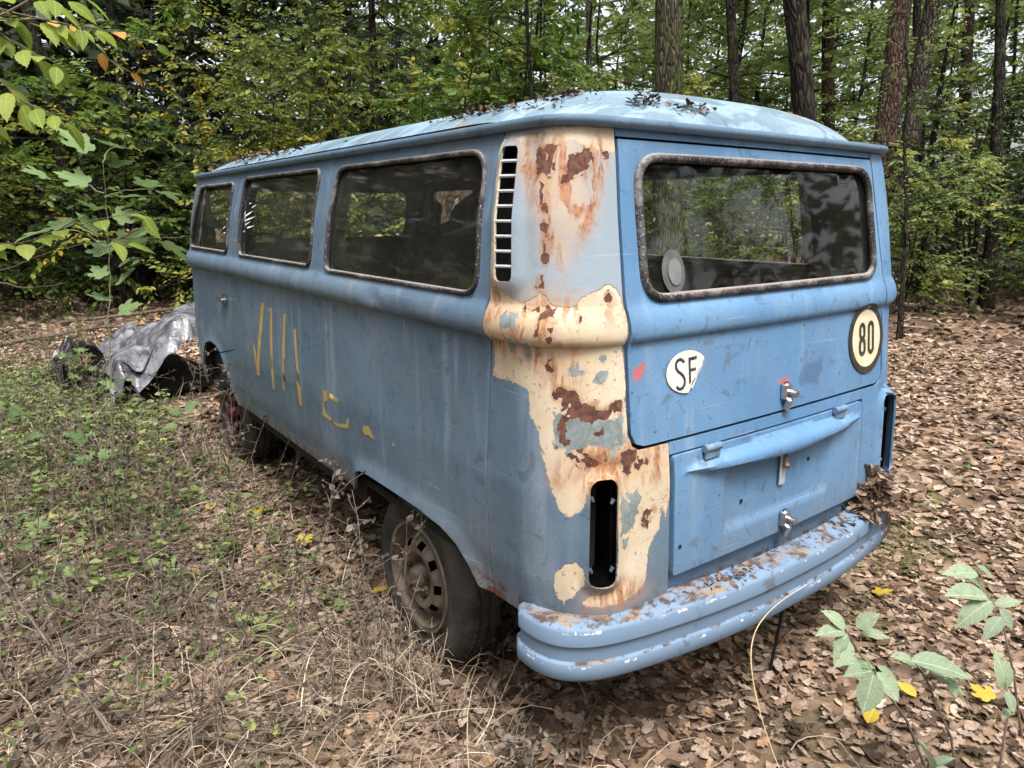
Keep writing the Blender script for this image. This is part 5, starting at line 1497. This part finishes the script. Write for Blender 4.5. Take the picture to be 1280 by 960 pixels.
LEAF_PALE = [outline_leaf('pale_leaflet%d' % i, serrate(OVATE), M_PALELEAF, f, d) for i, (f, d) in enumerate(((.25, .22), (.10, .38), (.45, .10)))]
LEAF_MAPLE = [outline_leaf('maple_blade%d' % i, MAPLE, M_MAPLE, f, d) for i, (f, d) in enumerate(((.08, .12), (.14, .25), (.03, .05)))]
LEAF_HAZEL = [outline_leaf('hazel_blade%d' % i, serrate(OVATE, .015), M_HAZEL, f, d) for i, (f, d) in enumerate(((.12, .25), (.2, .12), (.06, .4)))]
LEAF_YEL = [outline_leaf('yellow_blade%d' % i, MAPLE if i else OVATE, M_YELLOWLEAF, f, d) for i, (f, d) in enumerate(((.25, .1), (.1, .05)))]
LEAF_ORA = [outline_leaf('orange_blade', OVATE, M_ORANGELEAF, .2, .3)]

def leaf_at(me, base, tip, up, parent, name='leaf', width=1.0):
    base = Vector(base); d = Vector(tip) - base; L = d.length; x = d.normalized(); y = Vector(up).cross(x).normalized(); z = x.cross(y)
    M = Matrix(((x.x, y.x, z.x, base.x), (x.y, y.y, z.y, base.y), (x.z, y.z, z.z, base.z), (0, 0, 0, 1))) @ Matrix.Diagonal((L, L * width, L, 1))
    o = bpy.data.objects.new(name, me); COL.objects.link(o)
    if parent is not None:
        o.parent = parent; o.matrix_parent_inverse = Matrix.Translation(-parent.location); o.matrix_basis = M
    else: o.matrix_world = M
    return o

gl = random.Random(4)
sl = {'A': 'mildewed pale seedling with two leaf fans nearest the bumper', 'B': 'pale leafy seedling at the right edge, highest of the seedlings', 'C': 'seedling with long pale drooping leaves between its two neighbours',
      'D': 'seedling with few pale leaves in the lower right corner', 'E': 'lowest small seedling cut by the bottom edge'}
for k, (stem, lvs) in SEEDLINGS.items():
    st = np.array(stem)
    e = empty('seedling', (float(st[0][0]), float(st[0][1]), float(gz(st[0][0], st[0][1])))); tag(e, sl[k], 'seedling', 'seedlings right of the bumper')
    st = np.concatenate([[(st[0][0] + .01, st[0][1], float(gz(st[0][0], st[0][1])) - .03)], st[1:] if st[0][2] < 0 else st])
    Mesh().tube(st, np.linspace(.0045, .002, len(st)), 6).build('stem', M_STEM, e)
    pt = Mesh()
    for (b0, t0) in lvs:
        d = np.linalg.norm(st - np.array(b0), axis=1); j = int(np.argmin(d))
        pt.tube([st[j], (st[j] + np.array(b0)) / 2 + np.array([0, 0, .008]), b0], .0012, 4)
        up = Vector((gl.uniform(-.35, .1), gl.uniform(-.5, -.1), 1))
        t0 = tuple(np.array(b0) + .86 * (np.array(t0) - np.array(b0)))
        leaf_at(gl.choice(LEAF_PALE), b0, t0, up, e, 'leaf', gl.uniform(.85, 1.15))
    pt.build('leaf_stalks', M_GREENSTEM, e)['kind'] = 'stuff'

def twig_plant(name, label, cat, base, lines, leaf_set, size, step, seed, stem_r=.004, group=None, mat=None, up_bias=(0, -.2), petiole=.25, every=1, droop=.15, leafy_from=.25):
    """stems given as polylines; leaves on both sides along them"""
    rr = random.Random(seed)
    e = empty(name, base); tag(e, label, cat, group)
    for li, ln in enumerate(lines):
        P = np.array(ln, float)
        L = np.concatenate([[0], np.cumsum(np.linalg.norm(np.diff(P, axis=0), axis=1))])
        tt_ = np.linspace(0, L[-1], max(8, int(L[-1] / .05)))
        C = np.stack([np.interp(tt_, L, P[:, k]) for k in range(3)], 1)
        C[1:-1] = (C[:-2] + C[1:-1] * 2 + C[2:]) / 4
        C += np.array([[rr.gauss(0, .003) for _ in range(3)] for _ in C])
        Mesh().tube(C, np.linspace(stem_r, .0012, len(C)), 6).build('stem' if li == 0 else 'side_twig', mat or M_STEM, e)
        if leaf_set is None: continue
        s_ = L[-1] * leafy_from; sgn = 1
        while s_ < L[-1] + .001:
            p = np.array([np.interp(s_, tt_, C[:, k]) for k in range(3)])
            q = np.array([np.interp(min(s_ + .02, L[-1]), tt_, C[:, k]) - np.interp(max(s_ - .02, 0), tt_, C[:, k]) for k in range(3)]); q /= np.linalg.norm(q) + 1e-9
            sd_ = np.cross(q, (0, 0, 1)); sd_ /= np.linalg.norm(sd_) + 1e-9
            d = sd_ * sgn * rr.uniform(.5, 1.1) + q * rr.uniform(.3, .9) + np.array([rr.gauss(0, .2), rr.gauss(0, .2), rr.gauss(-droop, .25)])
            d /= np.linalg.norm(d); sz_ = size * rr.uniform(.7, 1.15)
            b0 = p + d * sz_ * petiole
            leaf_at(rr.choice(leaf_set), b0, b0 + d * sz_, (up_bias[0] + rr.gauss(0, .35), up_bias[1] + rr.gauss(0, .35), 1), e, 'leaf', rr.uniform(.85, 1.1))
            sgn = -sgn; s_ += step * rr.uniform(.6, 1.3)
    return e

# maple sapling left of the van
twig_plant('maple_sapling', 'slender maple sapling with lobed leaves in tiers, left of the van nose', 'sapling', (-1.63, 2.36, -.05),
           [[(-1.63, 2.36, -.06), (-1.56, 2.44, .55), (-1.50, 2.53, 1.03), (-1.45, 2.60, 1.40), (-1.43, 2.64, 1.74)],
            [(-1.44, 2.62, 1.58), (-1.36, 2.58, 1.62), (-1.25, 2.53, 1.62)], [(-1.44, 2.62, 1.60), (-1.54, 2.68, 1.66), (-1.63, 2.75, 1.66)],
            [(-1.46, 2.58, 1.36), (-1.36, 2.50, 1.42), (-1.27, 2.45, 1.44)], [(-1.47, 2.58, 1.36), (-1.57, 2.62, 1.44), (-1.66, 2.66, 1.45)], [(-1.43, 2.64, 1.74), (-1.40, 2.66, 1.80), (-1.33, 2.62, 1.82)]],
           LEAF_MAPLE, .14, .055, 21, .004, mat=M_GREENSTEM, leafy_from=.62, droop=.1, petiole=.5)
# hazel branch hanging in at the top left
hz = twig_plant('hazel_shrub', 'hazel shrub hanging bright yellow-green leaves in at the top left corner', 'shrub', (-3.1, 2.7, -.06),
           [[(-2.05, 1.85, 2.12), (-1.88, 1.72, 2.10), (-1.72, 1.60, 2.10), (-1.56, 1.50, 2.08)], [(-1.86, 1.71, 2.10), (-1.75, 1.60, 2.02), (-1.66, 1.52, 1.96)], [(-1.95, 1.78, 2.10), (-1.84, 1.66, 1.94), (-1.76, 1.56, 1.84), (-1.66, 1.50, 1.80)],
            [(-1.80, 1.66, 2.10), (-1.70, 1.60, 2.16), (-1.58, 1.52, 2.17)], [(-2.0, 1.8, 2.08), (-1.92, 1.68, 1.86), (-1.86, 1.60, 1.74)]],
           LEAF_HAZEL, .095, .028, 22, .005, droop=.35, leafy_from=.1)
Mesh().tube([(-3.1, 2.7, -.10), (-2.98, 2.6, .6), (-2.80, 2.45, 1.4), (-2.55, 2.28, 1.95), (-2.05, 1.85, 2.12)], [.022, .018, .014, .010, .005], 8).build('trunk', M_STEM, hz)
Mesh().tube([(-2.70, 2.40, 1.65), (-2.65, 2.42, 2.0), (-2.40, 2.42, 2.25), (-1.76, 2.35, 2.285)], [.010, .008, .006, .004], 6).build('limb', M_STEM, hz)
twig_plant('hazel_branch', 'pale drooping leafy twig in front of the maple sapling', 'branch', (-2.80, 2.45, 1.36),
           [[(-2.80, 2.45, 1.40), (-2.4, 2.12, 1.34), (-1.98, 1.84, 1.38), (-1.80, 1.74, 1.43), (-1.62, 1.68, 1.49), (-1.45, 1.63, 1.52)], [(-1.66, 1.69, 1.48), (-1.58, 1.64, 1.43), (-1.52, 1.60, 1.40)]],
           LEAF_HAZEL, .085, .036, 23, .004, droop=.3, leafy_from=.68)
twig_plant('bare_branch', 'long thin bare reddish branch reaching across to the front door', 'branch', (-2.93, 2.55, .80),
           [[(-2.93, 2.55, .82), (-2.5, 2.25, 1.05), (-2.15, 2.02, 1.20), (-1.89, 2.01, 1.31), (-1.68, 1.95, 1.39), (-1.50, 1.88, 1.42), (-1.27, 1.84, 1.42)], [(-1.80, 1.98, 1.34), (-1.70, 1.90, 1.46), (-1.62, 1.84, 1.50)], [(-1.95, 2.0, 1.28), (-1.82, 1.95, 1.24), (-1.70, 1.92, 1.26)], [(-1.5, 1.88, 1.42), (-1.42, 1.84, 1.47), (-1.36, 1.83, 1.48)]],
           None, .06, .1, 24, .0045)
twig_plant('orange_leaved_twig', 'twig with orange-brown oak leaves high on the left', 'branch', (-1.75, 2.35, 2.25),
           [[(-1.75, 2.35, 2.28), (-1.55, 2.30, 2.24), (-1.38, 2.22, 2.22), (-1.22, 2.15, 2.18)], [(-1.5, 2.28, 2.23), (-1.40, 2.30, 2.12), (-1.32, 2.26, 2.08)]],
           LEAF_ORA + LEAF_HAZEL[:1], .07, .05, 25, .003, droop=.3)
# small maple seedlings on the left bank
for j, (x_, y_, h_, lb) in enumerate([(-1.62, 2.95, .38, 'maple seedling in the weeds nearest the sapling stem'), (-1.95, 3.6, .45, 'maple seedling at the left edge of the bank'), (-1.30, 4.3, .42, 'maple seedling standing before the plastic sheet'),
                                      (-1.05, 3.6, .30, 'small maple seedling between sheet and front wheel'), (-2.0, 2.3, .32, 'low maple seedling at the left edge among dry grass'), (-1.45, 5.2, .5, 'maple seedling overhanging the rolled end of the sheet')]):
    z0 = float(gz(x_, y_))
    ln = [[(x_, y_, z0 - .02), (x_ + .02, y_ + .01, z0 + h_ * .6), (x_ + .01, y_, z0 + h_)]]
    for q in range(4):
        a = q * 1.6 + j; ln.append([(x_ + .015, y_, z0 + h_ * (.55 + .1 * q)), (x_ + .06 * math.cos(a), y_ + .06 * math.sin(a), z0 + h_ * (.6 + .1 * q))])
    twig_plant('maple_seedling', lb, 'seedling', (x_, y_, z0), ln, LEAF_MAPLE, .10, .05, 40 + j, .003, 'maple seedlings on the left bank', M_GREENSTEM, leafy_from=.8, petiole=.35)

# dry weed stalks standing in the left foreground
M_STALK = simple('dry_stalk', (.075, .055, .045), (.20, .155, .125), 30, .8)
M_WITHER = leaf_mat('withered_leaves', [(0, (.05, .045, .038)), (1, (.17, .145, .115))], .1, .8, .1)
def stalk(x_, y_, h_, lean, seed, label, thick=.0028, name='dry_weed_stalk', group='dry weed stalks left of the van', dens=1.0):
    rr = np.random.default_rng(seed); z0 = float(gz(x_, y_))
    e = empty(name, (x_, y_, z0)); tag(e, label, 'weed', group)
    m = 7; t = np.linspace(0, 1, m)
    P = np.column_stack([x_ + lean[0] * t ** 1.3, y_ + lean[1] * t ** 1.3, z0 - .02 + h_ * t]) + np.cumsum(rr.normal(0, .010, (m, 3)), 0) * t[:, None]
    s_ = Mesh().tube(P, np.linspace(thick, thick * .4, m), 5); s_.build('stalk', M_STALK, e)
    tw_ = []; pos = []; D = []; S = []
    for k in range(int(7 * dens * max(h_, .4) / .5)):
        f = rr.uniform(.25, 1); q = np.array([np.interp(f, t, P[:, j]) for j in range(3)]); a = rr.uniform(0, 6.28); L = rr.uniform(.04, .13)
        e_ = q + np.array([L * math.cos(a), L * math.sin(a), L * rr.uniform(-.2, .9)])
        V, F = tube_np([q, (q + e_) / 2 + rr.normal(0, .006, 3), e_], [thick * .5, thick * .4, thick * .3], 4, False); tw_.append((V, np.array(F), np.zeros(len(V))))
        for w in range(4):
            u_ = rr.random(); pos.append(q * (1 - u_) + e_ * u_); D.append(rr.normal(0, 1, 3) + np.array([0, 0, -.3])); S.append(rr.uniform(.010, .030))
    if tw_:
        V, F, _ = merge(tw_); o = add_obj('side_twigs', mesh_np('side_twigs', V, F), M_STALK, e); o['kind'] = 'stuff'
        n = len(pos); o = add_obj('withered_leaves', leaf_mesh('withered_leaves', [leaves_np(np.array(pos), np.array(D), rr.normal(0, 1, (n, 3)), np.array(S), rr.random(n), LEAF6 * np.array([1, 1.3, 3]), F6)], M_WITHER), None, e); o['kind'] = 'stuff'
    return e
rs = np.random.default_rng(77)
seen_labels = {}
def stalk_label(x_, y_, h_, lean):
    size = 'low' if h_ < .4 else ('tall' if h_ > .58 else 'knee-high')
    ln = 'upright' if math.hypot(*lean) < .09 else ('leaning to the van' if lean[0] > abs(lean[1]) * .7 else ('leaning left' if lean[0] < -abs(lean[1]) * .7 else ('leaning back' if lean[1] > 0 else 'leaning forward')))
    where = ('at far left' if x_ < -1.85 else 'mid-bank' if x_ < -1.4 else 'close along the van') + (' near the camera' if y_ < 1.3 else ' level with rear wheel' if y_ < 2.1 else ' below yellow marks' if y_ < 2.9 else ' towards front wheel')
    return '%s %s dry stalk %s' % (size, ln, where)
specs = []
for k in range(64):
    u_ = rs.random()
    x_ = rs.uniform(-2.15, -.98); y_ = rs.uniform(.55, 3.6)
    if x_ > -1.25 and y_ > 2.4: x_ -= .5
    h_ = rs.uniform(.28, .85); ln_ = (rs.normal(0, .12), rs.normal(0, .12))
    specs.append((x_, y_, h_, ln_, 900 + k, stalk_label(x_, y_, h_, ln_)))
ORD = {2: ('nearer', 'farther'), 3: ('nearest', 'middle', 'farthest'), 4: ('nearest', 'second nearest', 'third nearest', 'farthest')}
for (x_, y_, h_, ln_, sd_, lb) in specs:
    same = sorted((q for q in specs if q[5] == lb), key=lambda q: q[1])
    if len(same) in ORD: lb = ORD[len(same)][[q[4] for q in same].index(sd_)] + ' ' + lb
    stalk(x_, y_, h_, ln_, sd_, lb)
stalk(-1.80, .92, .72, (-.30, .30), 991, 'thick dark dead stalk slanting up to the left edge', .006, dens=1.5)
stalk(-1.00, .95, .62, (.06, .12), 992, 'tall bristly dry weed standing before the rear wheel', .0035, dens=3.5)
stalk(-1.06, .80, .55, (-.05, .10), 993, 'bristly grey weed just left of the rear wheel weed', .003, dens=3.0)
stalk(-.98, 1.45, .70, (.10, -.02), 994, 'weed stem with a few small green leaves against the wheel arch', .0028, dens=1.0)
stalk(-1.02, 2.5, .80, (.05, .05), 995, 'dry stalk reaching up to the sill below the yellow marks', .003, dens=2.0)
stalk(-1.10, 2.9, .85, (.05, .0), 996, 'tall dry stalk in front of the front wheel', .003, dens=2.0)
stalk(-.86, .16, .28, (-.10, -.04), 997, 'fuzzy grey seed head curling under the bumper end', .003, dens=5)
# fallen branches on the left
def fallen(pts, r0, label, name='fallen_branch'):
    P = np.array([(x, y, float(gz(x, y)) + h) for x, y, h in pts]); P2 = np.stack([np.interp(np.linspace(0, 1, 14), np.linspace(0, 1, len(P)), P[:, k]) for k in range(3)], 1)
    P2 += np.random.default_rng(len(label)).normal(0, .006, P2.shape)
    e = empty(name, tuple(P2[0])); tag(e, label, 'branch', 'fallen branches on the ground')
    Mesh().tube(P2, np.linspace(r0, r0 * .35, 14), 7).build('limb', M_TWIG, e)
    for i in (4, 7, 10):
        d = np.random.default_rng(i + len(label)).normal(0, .12, 3); d[2] = abs(d[2]) * .5
        Mesh().tube([P2[i], P2[i] + d * .6, P2[i] + d * 1.2], [r0 * .4, r0 * .3, r0 * .15], 5).build('side_twig', M_TWIG, e)
fallen([(-2.0, 1.75, .04), (-1.6, 1.78, .05), (-1.25, 1.95, .05)], .012, 'pale broken branch lying across the leaves left of the rear wheel')
fallen([(-2.15, 1.25, .06), (-1.75, 1.55, .05), (-1.62, 1.95, .03)], .014, 'brown branch lying in the dark hollow at lower left')
fallen([(-2.2, 1.55, .05), (-1.7, 1.42, .08), (-1.15, 1.18, .03)], .008, 'long thin branch crossing the lower left foreground')
fallen([(-.6, -.35, .02), (-.3, -.45, .03), (0.1, -.62, .02)], .008, 'dark twig on the leaves below the bumper')
fallen([(-2.0, 8.6, .05), (-.9, 9.0, .10), (.2, 9.1, .05)], .03, 'fallen branch on the far bank at left')
fallen([(-1.2, 10.4, .05), (.2, 10.0, .12), (1.2, 10.3, .05)], .03, 'crooked fallen branch below the left bushes')

# single bright leaves on the ground
GL = [(-.954, 2.386, 'y', 'yellow maple leaf on the ground below the yellow marks'), (-.889, 1.958, 'y', 'yellow leaf on the ground left of the rear wheel'), (-1.648, 1.96, 'o', 'orange leaf on the ground at the left'),
      (.123, -.333, 'y', 'yellow curled leaf below the nearest seedling'), (.368, -.369, 'y', 'bright yellow leaf under the seedling stem'), (.554, -.522, 'y', 'small yellow leaf between the seedlings'), (.929, .051, 'y', 'yellow leaf on the ground right of the bumper'),
      (-1.408, 1.994, 'y', 'pale yellow leaf among the dry stalks'), (-1.143, 2.566, 'y', 'yellow leaf fallen near the front of the side panel'), (1.66, -.281, 'y', 'yellow leaf at the right edge by the seedlings'),
      (3.6, 1.0, 'y', 'yellow leaf out in the clearing at right'), (-.80, 1.35, 'y', 'yellow leaf fallen just behind the wheel arch')]
for (x_, y_, c_, lb) in GL:
    a = gl.uniform(0, 6.28); L = gl.uniform(.07, .095); z0 = float(gz(x_, y_)) + .035
    o = leaf_at(gl.choice(LEAF_YEL) if c_ == 'y' else LEAF_ORA[0], (x_, y_, z0), (x_ + L * math.cos(a), y_ + L * math.sin(a), z0 + .015), (gl.uniform(-.3, .3), gl.uniform(-.3, .3), 1), None, 'fallen_leaf')
    tag(o, lb, 'leaf', 'bright single leaves on the ground')
# a long straw bent over the bumper
sp_ = np.array([(-.36, -.42, -.08), (-.40, -.34, .06), (-.40, -.25, .24), (-.33, -.18, .34), (-.18, -.15, .37), (.02, -.14, .37)])
for _ in range(3):
    sp_ = np.concatenate([[sp_[0]], np.stack([.75 * sp_[:-1] + .25 * sp_[1:], .25 * sp_[:-1] + .75 * sp_[1:]], 1).reshape(-1, 3), [sp_[-1]]])
e = tag(Mesh().tube(sp_, .0016, 5).build('straw', simple('pale_straw', (.38, .27, .15), (.50, .38, .23), 30, .6)), 'long pale straw arching up over the lower edge of the bumper', 'straw')
tag(Mesh().tube([(.12, .02, -.10), (.11, .0, .05), (.12, -.02, .30)], .006, 6).build('iron_rod', M_DARK), 'thin dark rod standing under the middle of the bumper', 'rod')

# ------------------------------------------------------------------ plastic sheet in front of the van
def sheet_mat(name, a, c, rough):
    b = NB(name); n1 = b.noise(7, 4, .6)
    return b.done(b.principled(b.mix(b.ramp(n1, .4, .6), a, c), rough, 0, .6, b.bump(b.noise(22, 3, .6, 1.0), .012, .7)))
M_SILVER = sheet_mat('silver_sheet', (.055, .055, .065), (.17, .17, .19), .24)
M_BLACKSHEET = sheet_mat('black_sheet', (.012, .012, .013), (.025, .025, .027), .25)
rs = np.random.default_rng(31)
sh = empty('plastic_sheet', (-.95, 5.3, float(gz(-.95, 5.3)))); tag(sh, 'crumpled silver and black plastic sheet heaped against the van nose', 'sheet')
def drape(name, mat, x0, x1, y0, y1, hfun, n=46, amp=.035, seed=0):
    g_ = np.random.default_rng(seed); u_, v_ = np.meshgrid(np.linspace(0, 1, n), np.linspace(0, 1, n), indexing='ij')
    X = x0 + (x1 - x0) * u_; Y = y0 + (y1 - y0) * v_; Z = hfun(u_, v_) + gz(X, Y)
    for k in range(14):
        a = g_.uniform(0, 6.28); f = g_.uniform(5, 26); ph = g_.uniform(0, 6.28)
        w = 1 - 2 * np.abs(((f * (u_ * math.cos(a) + v_ * math.sin(a)) + ph) / 3.14) % 2 - 1)
        Z += amp * w / (1 + .25 * k) * np.clip(hfun(u_, v_) * 4, .2, 1); X += amp * .6 * np.roll(w, 5, 0) / (1 + .3 * k); Y += amp * .6 * np.roll(w, 9, 1) / (1 + .3 * k)
    i_ = np.arange(n * n).reshape(n, n); F = np.stack([i_[:-1, :-1].ravel(), i_[1:, :-1].ravel(), i_[1:, 1:].ravel(), i_[:-1, 1:].ravel()], 1)
    me = mesh_np(name, np.stack([X, Y, Z], -1).reshape(-1, 3), F, True)
    return add_obj(name, me, mat, sh, 30)
drape('silver_layer', M_SILVER, -1.30, -.42, 4.90, 6.2, lambda u, v: .34 + .34 * smooth01((u - .10) / .8) * (1 - .25 * v) + .05 * np.sin(11 * u + 4 * v) - .16 * smooth01((.14 - u) / .14) - .12 * smooth01((.10 - v) / .10), 90, .060, 3)
drape('black_layer', M_BLACKSHEET, -1.55, -1.22, 5.5, 6.4, lambda u, v: .16 + .30 * np.sin(np.clip(u, 0, 1) * math.pi) ** .6 * (1 - .3 * v), 50, .035, 5)
Mesh().box((-.78, 5.6, .10), (.60, .9, .22), Matrix.Rotation(.1, 3, 'Z'), .06).build('covered_load', M_DARK, sh)

# ------------------------------------------------------------------ litter caught on the van
def heap(name, label, centre, spread, n, seed, smin, smax, zfun=None, dark=.0, cat='leaf debris', pile=.06, mat=None):
    g_ = np.random.default_rng(seed)
    P = np.column_stack([g_.normal(centre[0], spread[0], n), g_.normal(centre[1], spread[1], n)])
    z0 = zfun(P[:, 0], P[:, 1]) if zfun else np.full(n, centre[2])
    r2 = ((P[:, 0] - centre[0]) / spread[0]) ** 2 + ((P[:, 1] - centre[1]) / spread[1]) ** 2
    Z = z0 + pile * np.exp(-r2 * .5) * g_.random(n) + .004
    pos = np.column_stack([P, Z]); a = g_.uniform(0, 6.28, n); parts = []
    D = np.column_stack([np.cos(a), np.sin(a), g_.normal(.1, .4, n)]); U = np.column_stack([g_.normal(0, .6, n), g_.normal(0, .6, n), np.ones(n)])
    S = g_.uniform(smin, smax, n); T = np.clip(g_.beta(2, 3, n) - dark, 0, 1); w = g_.integers(0, len(OAK), n)
    for k, (tp, tf) in enumerate(OAK):
        m = w == k
        if m.any(): parts.append(leaves_np(pos[m], D[m], U[m], S[m], T[m], tp, tf))
    o = add_obj(name, leaf_mesh(name, parts, mat or M_LITTER)); tag(o, label, cat, kind='stuff'); return o
heap('leaf_heap', 'heap of dead leaves and needles piled on the right end of the bumper', (.63, -.055, .468), (.085, .035), 300, 41, .02, .085, pile=.12)
pn = []
g_ = np.random.default_rng(42)
for k in range(170):
    p = np.array([g_.normal(.63, .08), g_.normal(-.055, .03), .475 + g_.random() * .09]); d = g_.normal(0, 1, 3); d[2] *= .4; d /= np.linalg.norm(d)
    V, F = tube_np([p, p + d * .02 + g_.normal(0, .002, 3), p + d * g_.uniform(.03, .07)], .0012, 3, False); pn.append((V, np.array(F), np.zeros(len(V))))
V, F, _ = merge(pn); o = add_obj('needle_heap', mesh_np('needle_heap', V, F), M_TWIG); tag(o, 'brown needles and twigs in the leaf heap on the bumper', 'leaf debris', kind='stuff')
bz = lambda x, y: np.full(len(x), .462)
heap('bumper_litter', 'scattered dark litter on the top of the bumper', (-.28, -.075, .462), (.05, .014), 34, 43, .012, .03, None, .3, pile=.02)
heap('bumper_litter', 'few dead leaves lying on the bumper top near the middle', (.42, -.075, .462), (.14, .014), 30, 44, .015, .045, None, .1, pile=.012)
rz = lambda x, y: roof_z(x, y)
heap('roof_litter', 'dark rotten leaf litter caught behind the gutter above the vent', (-.70, .60, 1.76), (.018, .11), 150, 45, .010, .028, rz, .42, pile=.015)
heap('roof_litter', 'dark litter strip climbing to the roof crown at the rear', (-.60, .36, 1.8), (.05, .035), 110, 46, .008, .024, rz, .42, pile=.012)
heap('roof_litter', 'small dark clump of litter on the roof edge over the tailgate', (-.44, .20, 1.77), (.025, .012), 40, 47, .012, .026, rz, .42, pile=.03)
heap('roof_litter', 'thin dark litter lying behind the rear gutter', (-.30, .17, 1.75), (.05, .008), 50, 48, .010, .026, rz, .42, pile=.015)
heap('roof_litter', 'leaf litter caught in the gutter above the front door', (-.73, 2.75, 1.76), (.015, .42), 150, 49, .02, .045, rz, .25, pile=.02)
